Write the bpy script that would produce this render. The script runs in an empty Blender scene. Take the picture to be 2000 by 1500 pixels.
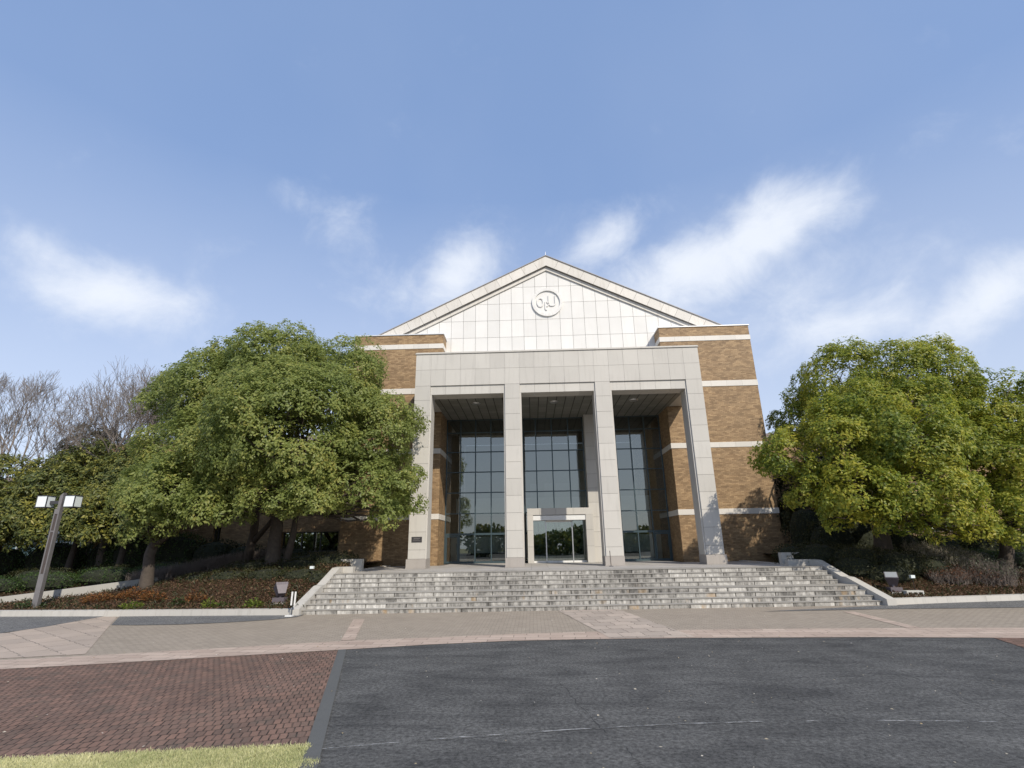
import bpy, math, random
import numpy as np
from mathutils import Vector, Matrix
R = math.radians
random.seed(7); rng = np.random.default_rng(7)
sc = bpy.context.scene
COL = sc.collection

# ------------------------------------------------------------------ camera, sky, sun, exposure
cam = bpy.data.objects.new('camera', bpy.data.cameras.new('camera')); COL.objects.link(cam)
cam.data.lens = 18.0; cam.data.sensor_width = 36.0; cam.data.clip_start = .1; cam.data.clip_end = 2000
_r = Vector((.9991, .0388, -.0153)).normalized(); _w = Vector((-.0325, .954, .298)).normalized()
_u = _r.cross(_w).normalized(); _r = _w.cross(_u)
cam.matrix_world = Matrix(((_r.x, _u.x, -_w.x, -1.512), (_r.y, _u.y, -_w.y, -26.096), (_r.z, _u.z, -_w.z, 2.2776), (0, 0, 0, 1)))
sc.camera = cam
sc.view_settings.view_transform = 'Standard'; sc.view_settings.look = 'None'
sc.view_settings.gamma = 1; sc.view_settings.use_curve_mapping = False
sc.view_settings.exposure = 0.22
SUN_AZ, SUN_EL = 32, 38          # degrees to the right of the facade's normal, height
SUN_E, SKY_E = 3.7, 0.094
sd = Vector((math.sin(R(SUN_AZ))*math.cos(R(SUN_EL)), -math.cos(R(SUN_AZ))*math.cos(R(SUN_EL)), math.sin(R(SUN_EL))))
sun = bpy.data.objects.new('sun', bpy.data.lights.new('sun', 'SUN')); COL.objects.link(sun)
sun.data.energy = SUN_E; sun.data.angle = R(.6); sun.data.color = (1, .915, .785)
sun.rotation_euler = (-sd).to_track_quat('-Z', 'Y').to_euler(); sun.location = (20, -40, 40)

def N(nt, typ, ins=None, **props):
    n = nt.nodes.new(typ)
    for k, v in props.items(): setattr(n, k, v)
    for k, v in (ins or {}).items():
        s = n.inputs[k]
        if isinstance(v, bpy.types.NodeSocket): nt.links.new(v, s)
        elif isinstance(v, (tuple, list)) and s.type == 'RGBA' and len(v) == 3: s.default_value = (*v, 1)
        else: s.default_value = v
    return n
def math_(nt, op, a, b=0., c=0., clamp=False):
    return N(nt, 'ShaderNodeMath', {0: a, 1: b, 2: c}, operation=op, use_clamp=clamp).outputs[0]
def mix(nt, f, a, b, mode='MIX'):
    n = nt.nodes.new('ShaderNodeMix'); n.data_type = 'RGBA'; n.blend_type = mode
    for i, v in ((0, f), (6, a), (7, b)):
        s = n.inputs[i]
        if isinstance(v, bpy.types.NodeSocket): nt.links.new(v, s)
        elif isinstance(v, (tuple, list)): s.default_value = (*v[:3], 1)
        else: s.default_value = v
    return n.outputs[2]
def ramp(nt, f, stops):
    n = nt.nodes.new('ShaderNodeValToRGB'); nt.links.new(f, n.inputs[0]); e = n.color_ramp.elements
    while len(e) > 1: e.remove(e[-1])
    for i, (p, c) in enumerate(stops):
        el = e[0] if i == 0 else e.new(p)
        el.position = p; el.color = (*c, 1) if isinstance(c, (tuple, list)) else (c, c, c, 1)
    return n.outputs[0]
def noise(nt, vec, scale, detail=4, rough=.55, dist=0.):
    return N(nt, 'ShaderNodeTexNoise', {'Vector': vec, 'Scale': scale, 'Detail': detail, 'Roughness': rough, 'Distortion': dist}).outputs['Fac']
def mapping(nt, vec, scale=(1, 1, 1), rot=(0, 0, 0), loc=(0, 0, 0)):
    return N(nt, 'ShaderNodeMapping', {'Vector': vec, 'Scale': scale, 'Rotation': rot, 'Location': loc}).outputs[0]

world = bpy.data.worlds.new('World'); sc.world = world; world.use_nodes = True
wt = world.node_tree; wt.nodes.clear()
sky = N(wt, 'ShaderNodeTexSky', sky_type='NISHITA', sun_disc=False, sun_elevation=R(SUN_EL), sun_rotation=R(180-SUN_AZ), altitude=50, air_density=1.0, dust_density=.7, ozone_density=2.5)
gen = N(wt, 'ShaderNodeTexCoord').outputs['Generated']
CLOUDS = [  # direction, long axis, short axis, half sizes, strength
 ((-.625,.683,.378),(.745,.667,.027),(-.234,.298,-.926),.135,.062,1.15),
 ((-.666,.633,.395),(.690,.724,.003),(-.284,.274,-.919),.090,.045,.8),
 ((-.379,.727,.572),(.764,.595,-.250),(-.523,.342,-.781),.060,.034,.50),
 ((-.323,.773,.546),(.736,.567,-.369),(-.595,.282,-.752),.125,.055,.55),
 ((-.215,.845,.49),(.87,.22,.0),(.1,.48,-.86),.085,.060,.5),
 ((-.133,.863,.487),(.838,-.164,.521),(.530,.477,-.701),.105,.065,1.15),
 ((.147,.838,.526),(.872,-.361,.331),(.467,.410,-.783),.105,.060,.8),
 ((.410,.760,.505),(.822,-.547,.156),(.395,.351,-.849),.125,.070,1.3),
 ((.323,.823,.468),(.859,-.462,.219),(.397,.331,-.856),.215,.080,1.2),
 ((.655,.683,.324),(.644,-.728,.233),(.395,.056,-.917),.115,.050,1.15),
 ((.535,.774,.338),(.812,-.582,.049),(.235,.249,-.940),.140,.055,.95),
 ((.418,.823,.384),(.883,-.468,.043),(.215,.321,-.922),.372,.120,.50),
 ((-.595,.730,.338),(.779,.627,.018),(-.199,.273,-.941),.212,.060,.30),
 ((-.126,.887,.444),(.944,-.031,.329),(.306,.461,-.833),.157,.080,.42),
]
warp = N(wt, 'ShaderNodeTexNoise', {'Vector': gen, 'Scale': 5., 'Detail': 5., 'Roughness': .6}).outputs['Color']
warp = N(wt, 'ShaderNodeVectorMath', {0: warp, 1: (.5, .5, .5)}, operation='SUBTRACT').outputs[0]
warp = N(wt, 'ShaderNodeVectorMath', {0: warp, 'Scale': .10}, operation='SCALE').outputs[0]
wdir = N(wt, 'ShaderNodeVectorMath', {0: gen, 1: warp}, operation='ADD').outputs[0]
tot = None
for d, a, b, sa, sb, k in CLOUDS:
    da = N(wt, 'ShaderNodeVectorMath', {0: wdir, 1: tuple(v/sa for v in a)}, operation='DOT_PRODUCT').outputs['Value']
    db = N(wt, 'ShaderNodeVectorMath', {0: wdir, 1: tuple(v/sb for v in b)}, operation='DOT_PRODUCT').outputs['Value']
    dd = N(wt, 'ShaderNodeVectorMath', {0: wdir, 1: d}, operation='DOT_PRODUCT').outputs['Value']
    q = math_(wt, 'ADD', math_(wt, 'MULTIPLY', da, da), math_(wt, 'MULTIPLY', db, db))
    g = math_(wt, 'MULTIPLY', math_(wt, 'EXPONENT', math_(wt, 'MULTIPLY', q, -1.)), k)
    g = math_(wt, 'MULTIPLY', g, math_(wt, 'GREATER_THAN', dd, 0.))
    tot = g if tot is None else math_(wt, 'MAXIMUM', tot, g)
wn = noise(wt, mapping(wt, gen, (1, 1, 1.25)), 8.0, 12, .64, .35)
dens_ = math_(wt, 'ADD', math_(wt, 'MULTIPLY', tot, .95), math_(wt, 'MULTIPLY_ADD', wn, 1.35, -.72))
cl = N(wt, 'ShaderNodeMapRange', {0: dens_, 1: .08, 2: 1.25, 3: 0., 4: .86}, interpolation_type='SMOOTHSTEP').outputs[0]
veil = noise(wt, mapping(wt, gen, (1, 1, 1.3)), 1.6, 4, .5, .2)
veil = math_(wt, 'MULTIPLY', N(wt, 'ShaderNodeMapRange', {0: veil, 1: .45, 2: .8, 3: 0., 4: .06}).outputs[0], 1.)
zz = N(wt, 'ShaderNodeSeparateXYZ', {0: gen}).outputs[2]
low = N(wt, 'ShaderNodeMapRange', {0: zz, 1: .06, 2: .60, 3: .56, 4: .0}).outputs[0]
hz = math_(wt, 'ADD', veil, low, clamp=True)
cl = math_(wt, 'SUBTRACT', 1., math_(wt, 'MULTIPLY', math_(wt, 'SUBTRACT', 1., cl), math_(wt, 'SUBTRACT', 1., hz)), clamp=True)
base = N(wt, 'ShaderNodeHueSaturation', {'Hue': .508, 'Saturation': .98, 'Value': 1.75, 'Color': sky.outputs[0]}).outputs[0]
base = mix(wt, .70, base, (2.55, 3.88, 6.65))
skyc = mix(wt, cl, base, (8.6, 9.0, 9.7))
bg = N(wt, 'ShaderNodeBackground', {'Color': skyc, 'Strength': SKY_E})
wt.links.new(bg.outputs[0], N(wt, 'ShaderNodeOutputWorld').inputs[0])

# ------------------------------------------------------------------ materials
def newmat(name):
    m = bpy.data.materials.new(name); m.use_nodes = True; nt = m.node_tree; nt.nodes.clear()
    out = nt.nodes.new('ShaderNodeOutputMaterial')
    bs = nt.nodes.new('ShaderNodeBsdfPrincipled'); nt.links.new(bs.outputs[0], out.inputs[0])
    return m, nt, bs, out
def setc(nt, bs, col, rough=.6, spec=.4, metal=0., bump=None, bstr=.3, bdist=.01):
    for k, v in (('Base Color', col), ('Roughness', rough), ('Specular IOR Level', spec), ('Metallic', metal)):
        if isinstance(v, bpy.types.NodeSocket): nt.links.new(v, bs.inputs[k])
        elif isinstance(v, tuple): bs.inputs[k].default_value = (*v, 1)
        else: bs.inputs[k].default_value = v
    if bump is not None:
        b = N(nt, 'ShaderNodeBump', {'Height': bump, 'Strength': bstr, 'Distance': bdist})
        nt.links.new(b.outputs[0], bs.inputs['Normal'])
def obj_co(nt): return N(nt, 'ShaderNodeTexCoord').outputs['Object']
def island(nt): return N(nt, 'ShaderNodeNewGeometry').outputs['Random Per Island']
def scalecol(nt, col, f): return mix(nt, 1., col, N(nt, 'ShaderNodeCombineColor', {0: f, 1: f, 2: f}).outputs[0], 'MULTIPLY')

def stone(name, col, var=.06, speck=.18, rough=.55, dirt=.0, dirtcol=(.2, .18, .15)):
    m, nt, bs, _ = newmat(name); co = obj_co(nt)
    f = math_(nt, 'MULTIPLY_ADD', island(nt), 2*var, 1-var)
    f = math_(nt, 'MULTIPLY', f, math_(nt, 'MULTIPLY_ADD', noise(nt, co, 90, 2, .7), 2*speck, 1-speck))
    f = math_(nt, 'MULTIPLY', f, math_(nt, 'MULTIPLY_ADD', noise(nt, co, .7, 4), .16, .92))
    c = scalecol(nt, col, f)
    if dirt:
        st = noise(nt, mapping(nt, co, (5, 5, .5)), 1., 5, .6)
        st = N(nt, 'ShaderNodeMapRange', {0: st, 1: .52, 2: .75, 3: 0., 4: dirt}).outputs[0]
        c = mix(nt, st, c, dirtcol)
    setc(nt, bs, c, rough, .35, bump=noise(nt, co, 120, 2), bstr=.08, bdist=.004)
    return m
GRANITE = stone('granite', (.50, .48, .44), .06, .14, .5, .32, (.31, .295, .265))
GABLE = stone('gable_stone', (.69, .68, .655), .05, .06, .5, .22, (.55, .52, .46))
CORNICE = stone('cornice_stone', (.64, .61, .56), .06, .08, .55, .5, (.42, .38, .32))
BAND = stone('band_stone', (.64, .61, .56), .05, .1, .5, .15, (.4, .37, .33))
PLINTH = stone('plinth_stone', (.36, .33, .30), .06, .15, .45, .3, (.22, .2, .18))
KERB = stone('kerb_stone', (.47, .45, .41), .06, .15, .75, .35, (.2, .19, .17))
PAVER = stone('platform_slab', (.40, .38, .355), .09, .15, .7, .1, (.2, .19, .18))
TREAD = stone('tread_stone', (.34, .32, .285), .10, .15, .7, .45, (.17, .155, .135))
JOINT = stone('joint_mortar', (.17, .155, .14), .0, .1, .9)

def plain(name, col, rough=.5, metal=0., spec=.5, nz=.08, sc_=8.):
    m, nt, bs, _ = newmat(name); co = obj_co(nt)
    f = math_(nt, 'MULTIPLY_ADD', noise(nt, co, sc_, 4), 2*nz, 1-nz)
    setc(nt, bs, scalecol(nt, col, f), rough, spec, metal); return m
WHITE = plain('white_metal', (.72, .72, .70), .35)
STEEL = plain('brushed_steel', (.55, .55, .54), .35, .8)
FRAME = plain('teal_frame', (.055, .085, .098), .4, .3)
DARKMETAL = plain('dark_metal', (.05, .05, .055), .5)
POSTGREY = plain('post_grey', (.19, .18, .18), .55, .2, nz=.25, sc_=6)
INSET = plain('brown_inset', (.07, .055, .05), .6)
LAMPGLASS = plain('lamp_diffuser', (.74, .80, .80), .3, nz=.04)
LAMPGREY = plain('floodlight_grey', (.13, .11, .12), .5, .1, nz=.2)
BRONZE = plain('dark_bronze', (.055, .052, .055), .45, .3)
COPING = plain('coping_metal', (.70, .71, .72), .4, .2)
ROOFING = plain('roof_sheet', (.30, .28, .27), .5)
INWALL = plain('interior_wall', (.66, .66, .63), .8)
INLIGHT = plain('interior_parapet', (.80, .80, .77), .7)
INDARK = plain('interior_dark', (.05, .05, .05), .8)
INFLOOR = plain('interior_floor', (.16, .155, .15), .35)
BARK = plain('bark', (.075, .060, .048), .9, nz=.5, sc_=9)
PALEBARK = plain('pale_bark', (.165, .140, .122), .85, nz=.3, sc_=7)
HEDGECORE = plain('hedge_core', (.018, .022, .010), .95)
BLACK = plain('black_paint', (.02, .02, .02), .4)
CONCRETE = stone('concrete', (.40, .39, .36), .04, .15, .85, .3, (.24, .23, .21))
HILLROOF = plain('brown_roof', (.20, .155, .13), .7)

def brickwall():
    m, nt, bs, _ = newmat('tan_brick'); co = obj_co(nt)
    s = N(nt, 'ShaderNodeSeparateXYZ', {0: co})
    v = N(nt, 'ShaderNodeCombineXYZ', {0: math_(nt, 'ADD', s.outputs[0], s.outputs[1]), 1: s.outputs[2]}).outputs[0]
    def bk(c1, c2, mo, off, w=.21, hh=.075):
        n = N(nt, 'ShaderNodeTexBrick', {'Vector': v, 'Color1': c1, 'Color2': c2, 'Mortar': mo, 'Scale': 1., 'Mortar Size': .006, 'Mortar Smooth': .3, 'Bias': 0., 'Brick Width': w, 'Row Height': hh}, offset=off)
        return n
    a = bk((.365, .252, .142), (.225, .146, .079), (.16, .112, .065), .5)
    b = bk((1.22, 1.2, 1.15), (.80, .78, .76), (1, 1, 1), .5, .42, .15)
    c = mix(nt, .8, a.outputs[0], b.outputs[0], 'MULTIPLY')
    c = scalecol(nt, c, math_(nt, 'MULTIPLY_ADD', noise(nt, co, .6, 4), .3, .85))
    setc(nt, bs, c, .6, .3, bump=a.outputs['Fac'], bstr=-.5, bdist=.006); return m
BRICK = brickwall()

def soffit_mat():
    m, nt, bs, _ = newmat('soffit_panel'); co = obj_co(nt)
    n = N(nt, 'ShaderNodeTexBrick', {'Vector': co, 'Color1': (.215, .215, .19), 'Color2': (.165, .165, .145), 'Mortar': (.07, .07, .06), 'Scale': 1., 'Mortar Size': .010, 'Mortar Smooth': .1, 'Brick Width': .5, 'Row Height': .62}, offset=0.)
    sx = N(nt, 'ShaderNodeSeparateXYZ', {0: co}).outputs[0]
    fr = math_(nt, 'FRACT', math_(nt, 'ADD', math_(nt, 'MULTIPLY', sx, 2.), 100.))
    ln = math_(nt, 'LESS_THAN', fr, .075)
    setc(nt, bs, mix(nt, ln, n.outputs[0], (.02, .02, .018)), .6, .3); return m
SOFFIT = soffit_mat()

def glass_mat():
    m, nt, bs, out = newmat('tinted_glass'); nt.nodes.remove(bs)
    tr = N(nt, 'ShaderNodeBsdfTransparent', {'Color': (.62, .69, .67)})
    gl = N(nt, 'ShaderNodeBsdfGlossy', {'Color': (.80, .83, .77), 'Roughness': .0})
    fr = N(nt, 'ShaderNodeFresnel', {'IOR': 1.55}).outputs[0]
    f = math_(nt, 'MULTIPLY_ADD', fr, .9, .21, clamp=True)
    mx = N(nt, 'ShaderNodeMixShader', {0: f, 1: tr.outputs[0], 2: gl.outputs[0]})
    nt.links.new(mx.outputs[0], out.inputs[0]); return m
GLASS = glass_mat()

def riser_mat():
    m, nt, bs, _ = newmat('stained_riser'); co = obj_co(nt)
    isl = island(nt)
    off = N(nt, 'ShaderNodeCombineXYZ', {0: math_(nt, 'MULTIPLY', isl, 37.), 1: 0., 2: 0.}).outputs[0]
    vv = N(nt, 'ShaderNodeVectorMath', {0: mapping(nt, co, (4., 1., 1.6)), 1: off}, operation='ADD').outputs[0]
    n1 = noise(nt, vv, 1.6, 6, .68)
    big = noise(nt, mapping(nt, co, (.55, 1., 3.)), 1., 3, .5)
    t = math_(nt, 'ADD', math_(nt, 'MULTIPLY_ADD', isl, .16, -.05), math_(nt, 'MULTIPLY_ADD', big, .50, -.275))
    t = math_(nt, 'ADD', n1, t)
    c = ramp(nt, t, [(.20, (.055, .053, .05)), (.38, (.17, .163, .15)), (.50, (.315, .303, .28)), (.64, (.45, .435, .40)), (.82, (.72, .70, .66))])
    o = noise(nt, mapping(nt, co, (2.6, 1., .9), loc=(3.1, 0, 5.)), 1., 3, .5)
    z = N(nt, 'ShaderNodeSeparateXYZ', {0: co}).outputs[2]
    of = math_(nt, 'MULTIPLY', N(nt, 'ShaderNodeMapRange', {0: o, 1: .62, 2: .72, 3: 0., 4: .6}).outputs[0], N(nt, 'ShaderNodeMapRange', {0: z, 1: .2, 2: .75, 3: 1., 4: 0.}).outputs[0])
    c = mix(nt, of, c, (.42, .26, .10))
    setc(nt, bs, c, .75, .25, bump=n1, bstr=.25, bdist=.01); return m
RISER = riser_mat()

def paving(name, c1, c2, mo, w, h, rot=0., ms=.012, off=.5, stain=.25, fine=.2, rough=.8, bstr=.5, wear=None, gappy=False):
    m, nt, bs, _ = newmat(name); co = obj_co(nt)
    wob = N(nt, 'ShaderNodeTexNoise', {'Vector': co, 'Scale': 6., 'Detail': 2.}).outputs['Color']
    wob = N(nt, 'ShaderNodeVectorMath', {0: wob, 'Scale': min(w, h)*.28}, operation='SCALE').outputs[0]
    v = mapping(nt, N(nt, 'ShaderNodeVectorMath', {0: co, 1: wob}, operation='ADD').outputs[0], rot=(0, 0, rot))
    n = N(nt, 'ShaderNodeTexBrick', {'Vector': v, 'Color1': c1, 'Color2': c2, 'Mortar': mo, 'Scale': 1., 'Mortar Size': ms, 'Mortar Smooth': .4, 'Brick Width': w, 'Row Height': h}, offset=off)
    f = math_(nt, 'MULTIPLY_ADD', noise(nt, co, .9, 5, .6), 2*stain, 1-stain)
    f = math_(nt, 'MULTIPLY', f, math_(nt, 'MULTIPLY_ADD', noise(nt, co, 45, 3, .7), 2*fine, 1-fine))
    cb = n.outputs[0]
    if gappy:     # joints open in places and closed with dirt in others
        flat = N(nt, 'ShaderNodeTexBrick', {'Vector': v, 'Color1': c1, 'Color2': c2, 'Mortar': tuple(q*.8 for q in c2), 'Scale': 1., 'Mortar Size': ms, 'Mortar Smooth': .4, 'Brick Width': w, 'Row Height': h}, offset=off).outputs[0]
        gf = N(nt, 'ShaderNodeMapRange', {0: noise(nt, co, 5.5, 3, .6), 1: .44, 2: .56, 3: 0., 4: 1.}).outputs[0]
        cb = mix(nt, gf, flat, cb)
    c = scalecol(nt, cb, f)
    if wear:
        wf = N(nt, 'ShaderNodeMapRange', {0: noise(nt, co, 2.6, 6, .65), 1: .5, 2: .72, 3: 0., 4: wear[1]}).outputs[0]
        c = mix(nt, wf, c, wear[0])
    h_ = math_(nt, 'SUBTRACT', math_(nt, 'MULTIPLY', noise(nt, co, 30, 3), .3), n.outputs['Fac'])
    setc(nt, bs, c, rough, .25, bump=h_, bstr=bstr, bdist=.012); return m
BEIGE = paving('beige_block_paving', (.37, .315, .25), (.315, .267, .212), (.21, .18, .148), .22, .11, 0, .010, .5, .12, .22)
TILE = paving('pink_beige_tile', (.50, .40, .325), (.40, .31, .25), (.22, .18, .15), .62, .31, .04, .011, .5, .22, .16)
SLAB = paving('large_beige_slab', (.46, .375, .305), (.38, .315, .26), (.19, .165, .14), .95, .62, .62, .012, .5, .25, .16)
PATHS = paving('path_slab', (.48, .40, .33), (.36, .305, .255), (.17, .145, .12), .62, .62, -.12, .014, .5, .25, .16)
REDBRICK = paving('red_brick_paving', (.225, .137, .102), (.150, .100, .078), (.035, .027, .022), .105, .21, -.30, .010, .5, .32, .34, .85, 1., ((.105, .092, .074), .65), True)
CURB = stone('grey_curb', (.105, .107, .103), .08, .4, .85, .2, (.06, .06, .06))

def asphalt(name, a, b, streak=1.):
    m, nt, bs, _ = newmat(name); co = obj_co(nt)
    s1 = noise(nt, mapping(nt, co, (.75, 2.1, 1), rot=(0, 0, .05)), 1., 7, .68, .5)
    s2 = noise(nt, mapping(nt, co, (.9, .45, 1)), .8, 4, .6)
    t = math_(nt, 'MULTIPLY_ADD', s1, .7, math_(nt, 'MULTIPLY', s2, .35))
    c = mix(nt, N(nt, 'ShaderNodeMapRange', {0: t, 1: .40, 2: .70}).outputs[0], a, b)
    g = noise(nt, co, 130, 3, .8)
    g2 = N(nt, 'ShaderNodeMapRange', {0: noise(nt, co, 75, 2, .6), 1: .62, 2: .8, 3: 0., 4: .35}).outputs[0]
    g3 = noise(nt, co, 17, 5, .8)
    c = scalecol(nt, c, N(nt, 'ShaderNodeMapRange', {0: g3, 1: .38, 2: .62, 3: .50, 4: 1.50}).outputs[0])
    c = scalecol(nt, c, N(nt, 'ShaderNodeMapRange', {0: g, 1: .36, 2: .64, 3: .45, 4: 1.55}).outputs[0])
    c = mix(nt, g2, c, (.22, .22, .21))
    setc(nt, bs, c, .85, .2, bump=g, bstr=.5, bdist=.006); return m
ASPHALT = asphalt('dark_asphalt', (.056, .056, .055), (.128, .127, .121))
GREYASPHALT = asphalt('grey_asphalt', (.13, .13, .13), (.175, .172, .165))
def worn_paint():
    m, nt, bs, out = newmat('worn_white_paint'); co = obj_co(nt)
    setc(nt, bs, (.62, .62, .60), .7, .3)
    f = N(nt, 'ShaderNodeMapRange', {0: noise(nt, mapping(nt, co, (2.2, 9, 1)), 1.6, 5, .7), 1: .47, 2: .60, 3: 0., 4: .5}).outputs[0]
    tr = N(nt, 'ShaderNodeBsdfTransparent')
    mx = N(nt, 'ShaderNodeMixShader', {0: f, 1: tr.outputs[0], 2: bs.outputs[0]}); nt.links.new(mx.outputs[0], out.inputs[0]); return m
PAINT = worn_paint()
CRACK = plain('crack_black', (.012, .012, .012), .95)

def soil():
    m, nt, bs, _ = newmat('leafy_soil'); co = obj_co(nt)
    c = ramp(nt, noise(nt, co, 9, 8, .75), [(.3, (.022, .014, .010)), (.5, (.060, .038, .024)), (.62, (.105, .066, .040)), (.8, (.16, .11, .07))])
    setc(nt, bs, c, .95, .1, bump=noise(nt, co, 14, 8, .8), bstr=1., bdist=.06); return m
SOIL = soil()
GRASSGROUND = plain('grass_ground', (.24, .225, .10), .95, nz=.3, sc_=3)

def leafmat(name, cols, trans=.32, rough=.42, big=.5, tl=1.5):
    m, nt, bs, out = newmat(name); co = obj_co(nt)
    f = math_(nt, 'ADD', math_(nt, 'MULTIPLY', island(nt), .55), math_(nt, 'MULTIPLY_ADD', noise(nt, co, big, 3), 1.1, -.30))
    c = ramp(nt, f, cols)
    setc(nt, bs, c, rough, .3)
    tb = N(nt, 'ShaderNodeBsdfTranslucent', {'Color': scalecol(nt, c, tl)})
    mx = N(nt, 'ShaderNodeMixShader', {0: trans, 1: bs.outputs[0], 2: tb.outputs[0]}); nt.links.new(mx.outputs[0], out.inputs[0]); return m
LEAF_A = leafmat('camphor_leaf', [(0., (.090, .125, .036)), (.35, (.190, .232, .066)), (.7, (.275, .31, .092)), (1., (.40, .36, .10))], .46)
LEAF_R = leafmat('yellow_camphor_leaf', [(0., (.055, .095, .016)), (.3, (.135, .185, .030)), (.6, (.29, .315, .048)), (1., (.48, .42, .065))], .44)
LEAF_D = leafmat('dull_leaf', [(0., (.045, .062, .020)), (.4, (.095, .118, .036)), (.7, (.185, .19, .045)), (1., (.32, .28, .05))], .25)
LEAF_H = leafmat('hedge_leaf', [(0., (.018, .026, .009)), (.5, (.036, .042, .014)), (1., (.072, .066, .025))], .2, .5, 1.5)
LEAF_G = leafmat('green_hedge_leaf', [(0., (.022, .042, .012)), (.5, (.045, .085, .02)), (1., (.085, .12, .03))], .25, .5, 1.5)
LEAF_B = leafmat('brown_leaf', [(0., (.048, .028, .018)), (.45, (.105, .060, .037)), (.75, (.17, .105, .06)), (1., (.25, .18, .10))], .2, .7, 2.5)
LEAF_O = leafmat('orange_leaf', [(0., (.12, .045, .016)), (.5, (.24, .10, .035)), (1., (.34, .19, .06))], .3, .6, 2.)
LEAF_Y = leafmat('bright_leaf', [(0., (.09, .14, .02)), (.5, (.17, .23, .035)), (1., (.28, .30, .06))], .35, .5, 2.)
TWIG = plain('dry_twig', (.14, .115, .10), .9, nz=.3)
GRASS = leafmat('dry_grass', [(0., (.20, .26, .10)), (.42, (.46, .46, .23)), (1., (.72, .68, .42))], .3, .7, 1.2)

# ------------------------------------------------------------------ mesh helpers
class MB:
    def __init__(s): s.v = []; s.f = []
    def box(s, x0, x1, y0, y1, z0, z1, m=None):
        b = len(s.v)
        p = [(x0, y0, z0), (x1, y0, z0), (x1, y1, z0), (x0, y1, z0), (x0, y0, z1), (x1, y0, z1), (x1, y1, z1), (x0, y1, z1)]
        s.v += [tuple(m @ Vector(q)) for q in p] if m else p
        s.f += [tuple(b+i for i in q) for q in ((3, 2, 1, 0), (4, 5, 6, 7), (0, 1, 5, 4), (1, 2, 6, 5), (2, 3, 7, 6), (3, 0, 4, 7))]
        return s
    def hexa(s, p):           # eight corners, bottom ring then top ring
        b = len(s.v); s.v += [tuple(q) for q in p]
        s.f += [tuple(b+i for i in q) for q in ((3, 2, 1, 0), (4, 5, 6, 7), (0, 1, 5, 4), (1, 2, 6, 5), (2, 3, 7, 6), (3, 0, 4, 7))]
        return s
    def tube(s, pts, rad, n=6, cap=True):
        b = len(s.v); k = len(pts); prev = None
        for i, p in enumerate(pts):
            p = Vector(p); d = (Vector(pts[min(i+1, k-1)])-Vector(pts[max(i-1, 0)]))
            if d.length < 1e-9: d = Vector((0, 0, 1))
            d.normalize()
            a = d.cross(Vector((0, 0, 1)) if abs(d.z) < .9 else Vector((1, 0, 0))).normalized() if prev is None else (prev-d*prev.dot(d)).normalized()
            prev = a; c = d.cross(a); r = rad[i] if hasattr(rad, '__len__') else rad
            for j in range(n):
                t = 2*math.pi*j/n; s.v.append(tuple(p+(a*math.cos(t)+c*math.sin(t))*r))
        for i in range(k-1):
            for j in range(n):
                s.f.append((b+i*n+j, b+i*n+(j+1) % n, b+(i+1)*n+(j+1) % n, b+(i+1)*n+j))
        if cap:
            s.f.append(tuple(b+j for j in reversed(range(n)))); s.f.append(tuple(b+(k-1)*n+j for j in range(n)))
        return s
    def prism_y(s, poly, y0, y1):     # polygon in x,z (counter-clockwise seen from -y) pushed along y
        b = len(s.v); n = len(poly)
        s.v += [(x, y0, z) for x, z in poly]+[(x, y1, z) for x, z in poly]
        s.f.append(tuple(b+i for i in range(n))); s.f.append(tuple(b+n+i for i in reversed(range(n))))
        for i in range(n):
            j = (i+1) % n; s.f.append((b+j, b+i, b+n+i, b+n+j))
        return s
    def sheet(s, poly, z):
        b = len(s.v); s.v += [(x, y, z) for x, y in poly]; s.f.append(tuple(b+i for i in range(len(poly)))); return s
    def build(s, name, m, parent=None, smooth=False):
        me = bpy.data.meshes.new(name); o0 = BASE.get(parent, (0, 0, 0)) if parent else (0, 0, 0)
        me.from_pydata([(x-o0[0], y-o0[1], z-o0[2]) for x, y, z in s.v], [], s.f); me.update()
        me.materials.append(m)
        if smooth: me.polygons.foreach_set('use_smooth', [True]*len(me.polygons))
        return link(name, me, parent)
BASE = {}
def link(name, me, parent=None):
    o = bpy.data.objects.new(name, me); COL.objects.link(o)
    if parent: o.parent = parent; BASE[o] = BASE.get(parent, (0, 0, 0))
    else: BASE[o] = (0, 0, 0)
    return o
def thing(name, label, cat, loc, group=None):
    o = bpy.data.objects.new(name, None); COL.objects.link(o); o.location = loc; BASE[o] = tuple(loc)
    o.empty_display_size = .3
    return tag(o, label, cat, group)
def tag(o, label=None, cat=None, group=None, kind=None):
    if label: o['label'] = label
    if cat: o['category'] = cat
    if group: o['group'] = group
    if kind: o['kind'] = kind
    return o
def struct(o): o['kind'] = 'structure'; return o
def stuff(o, label=None, cat=None): return tag(o, label, cat, kind='stuff')
def np_mesh(name, V, F, m, parent=None):
    me = bpy.data.meshes.new(name); o0 = np.array(BASE.get(parent, (0, 0, 0)) if parent else (0, 0, 0))
    V = np.asarray(V, np.float32)-o0.astype(np.float32); F = np.asarray(F, np.int32); k = F.shape[1]
    me.vertices.add(len(V)); me.vertices.foreach_set('co', V.ravel())
    me.loops.add(F.size); me.loops.foreach_set('vertex_index', F.ravel())
    me.polygons.add(len(F)); me.polygons.foreach_set('loop_start', np.arange(0, F.size, k, dtype=np.int32))
    me.update(calc_edges=True); me.materials.append(m)
    return link(name, me, parent)
def unit(a): return a/np.maximum(np.linalg.norm(a, axis=-1, keepdims=True), 1e-9)
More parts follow.
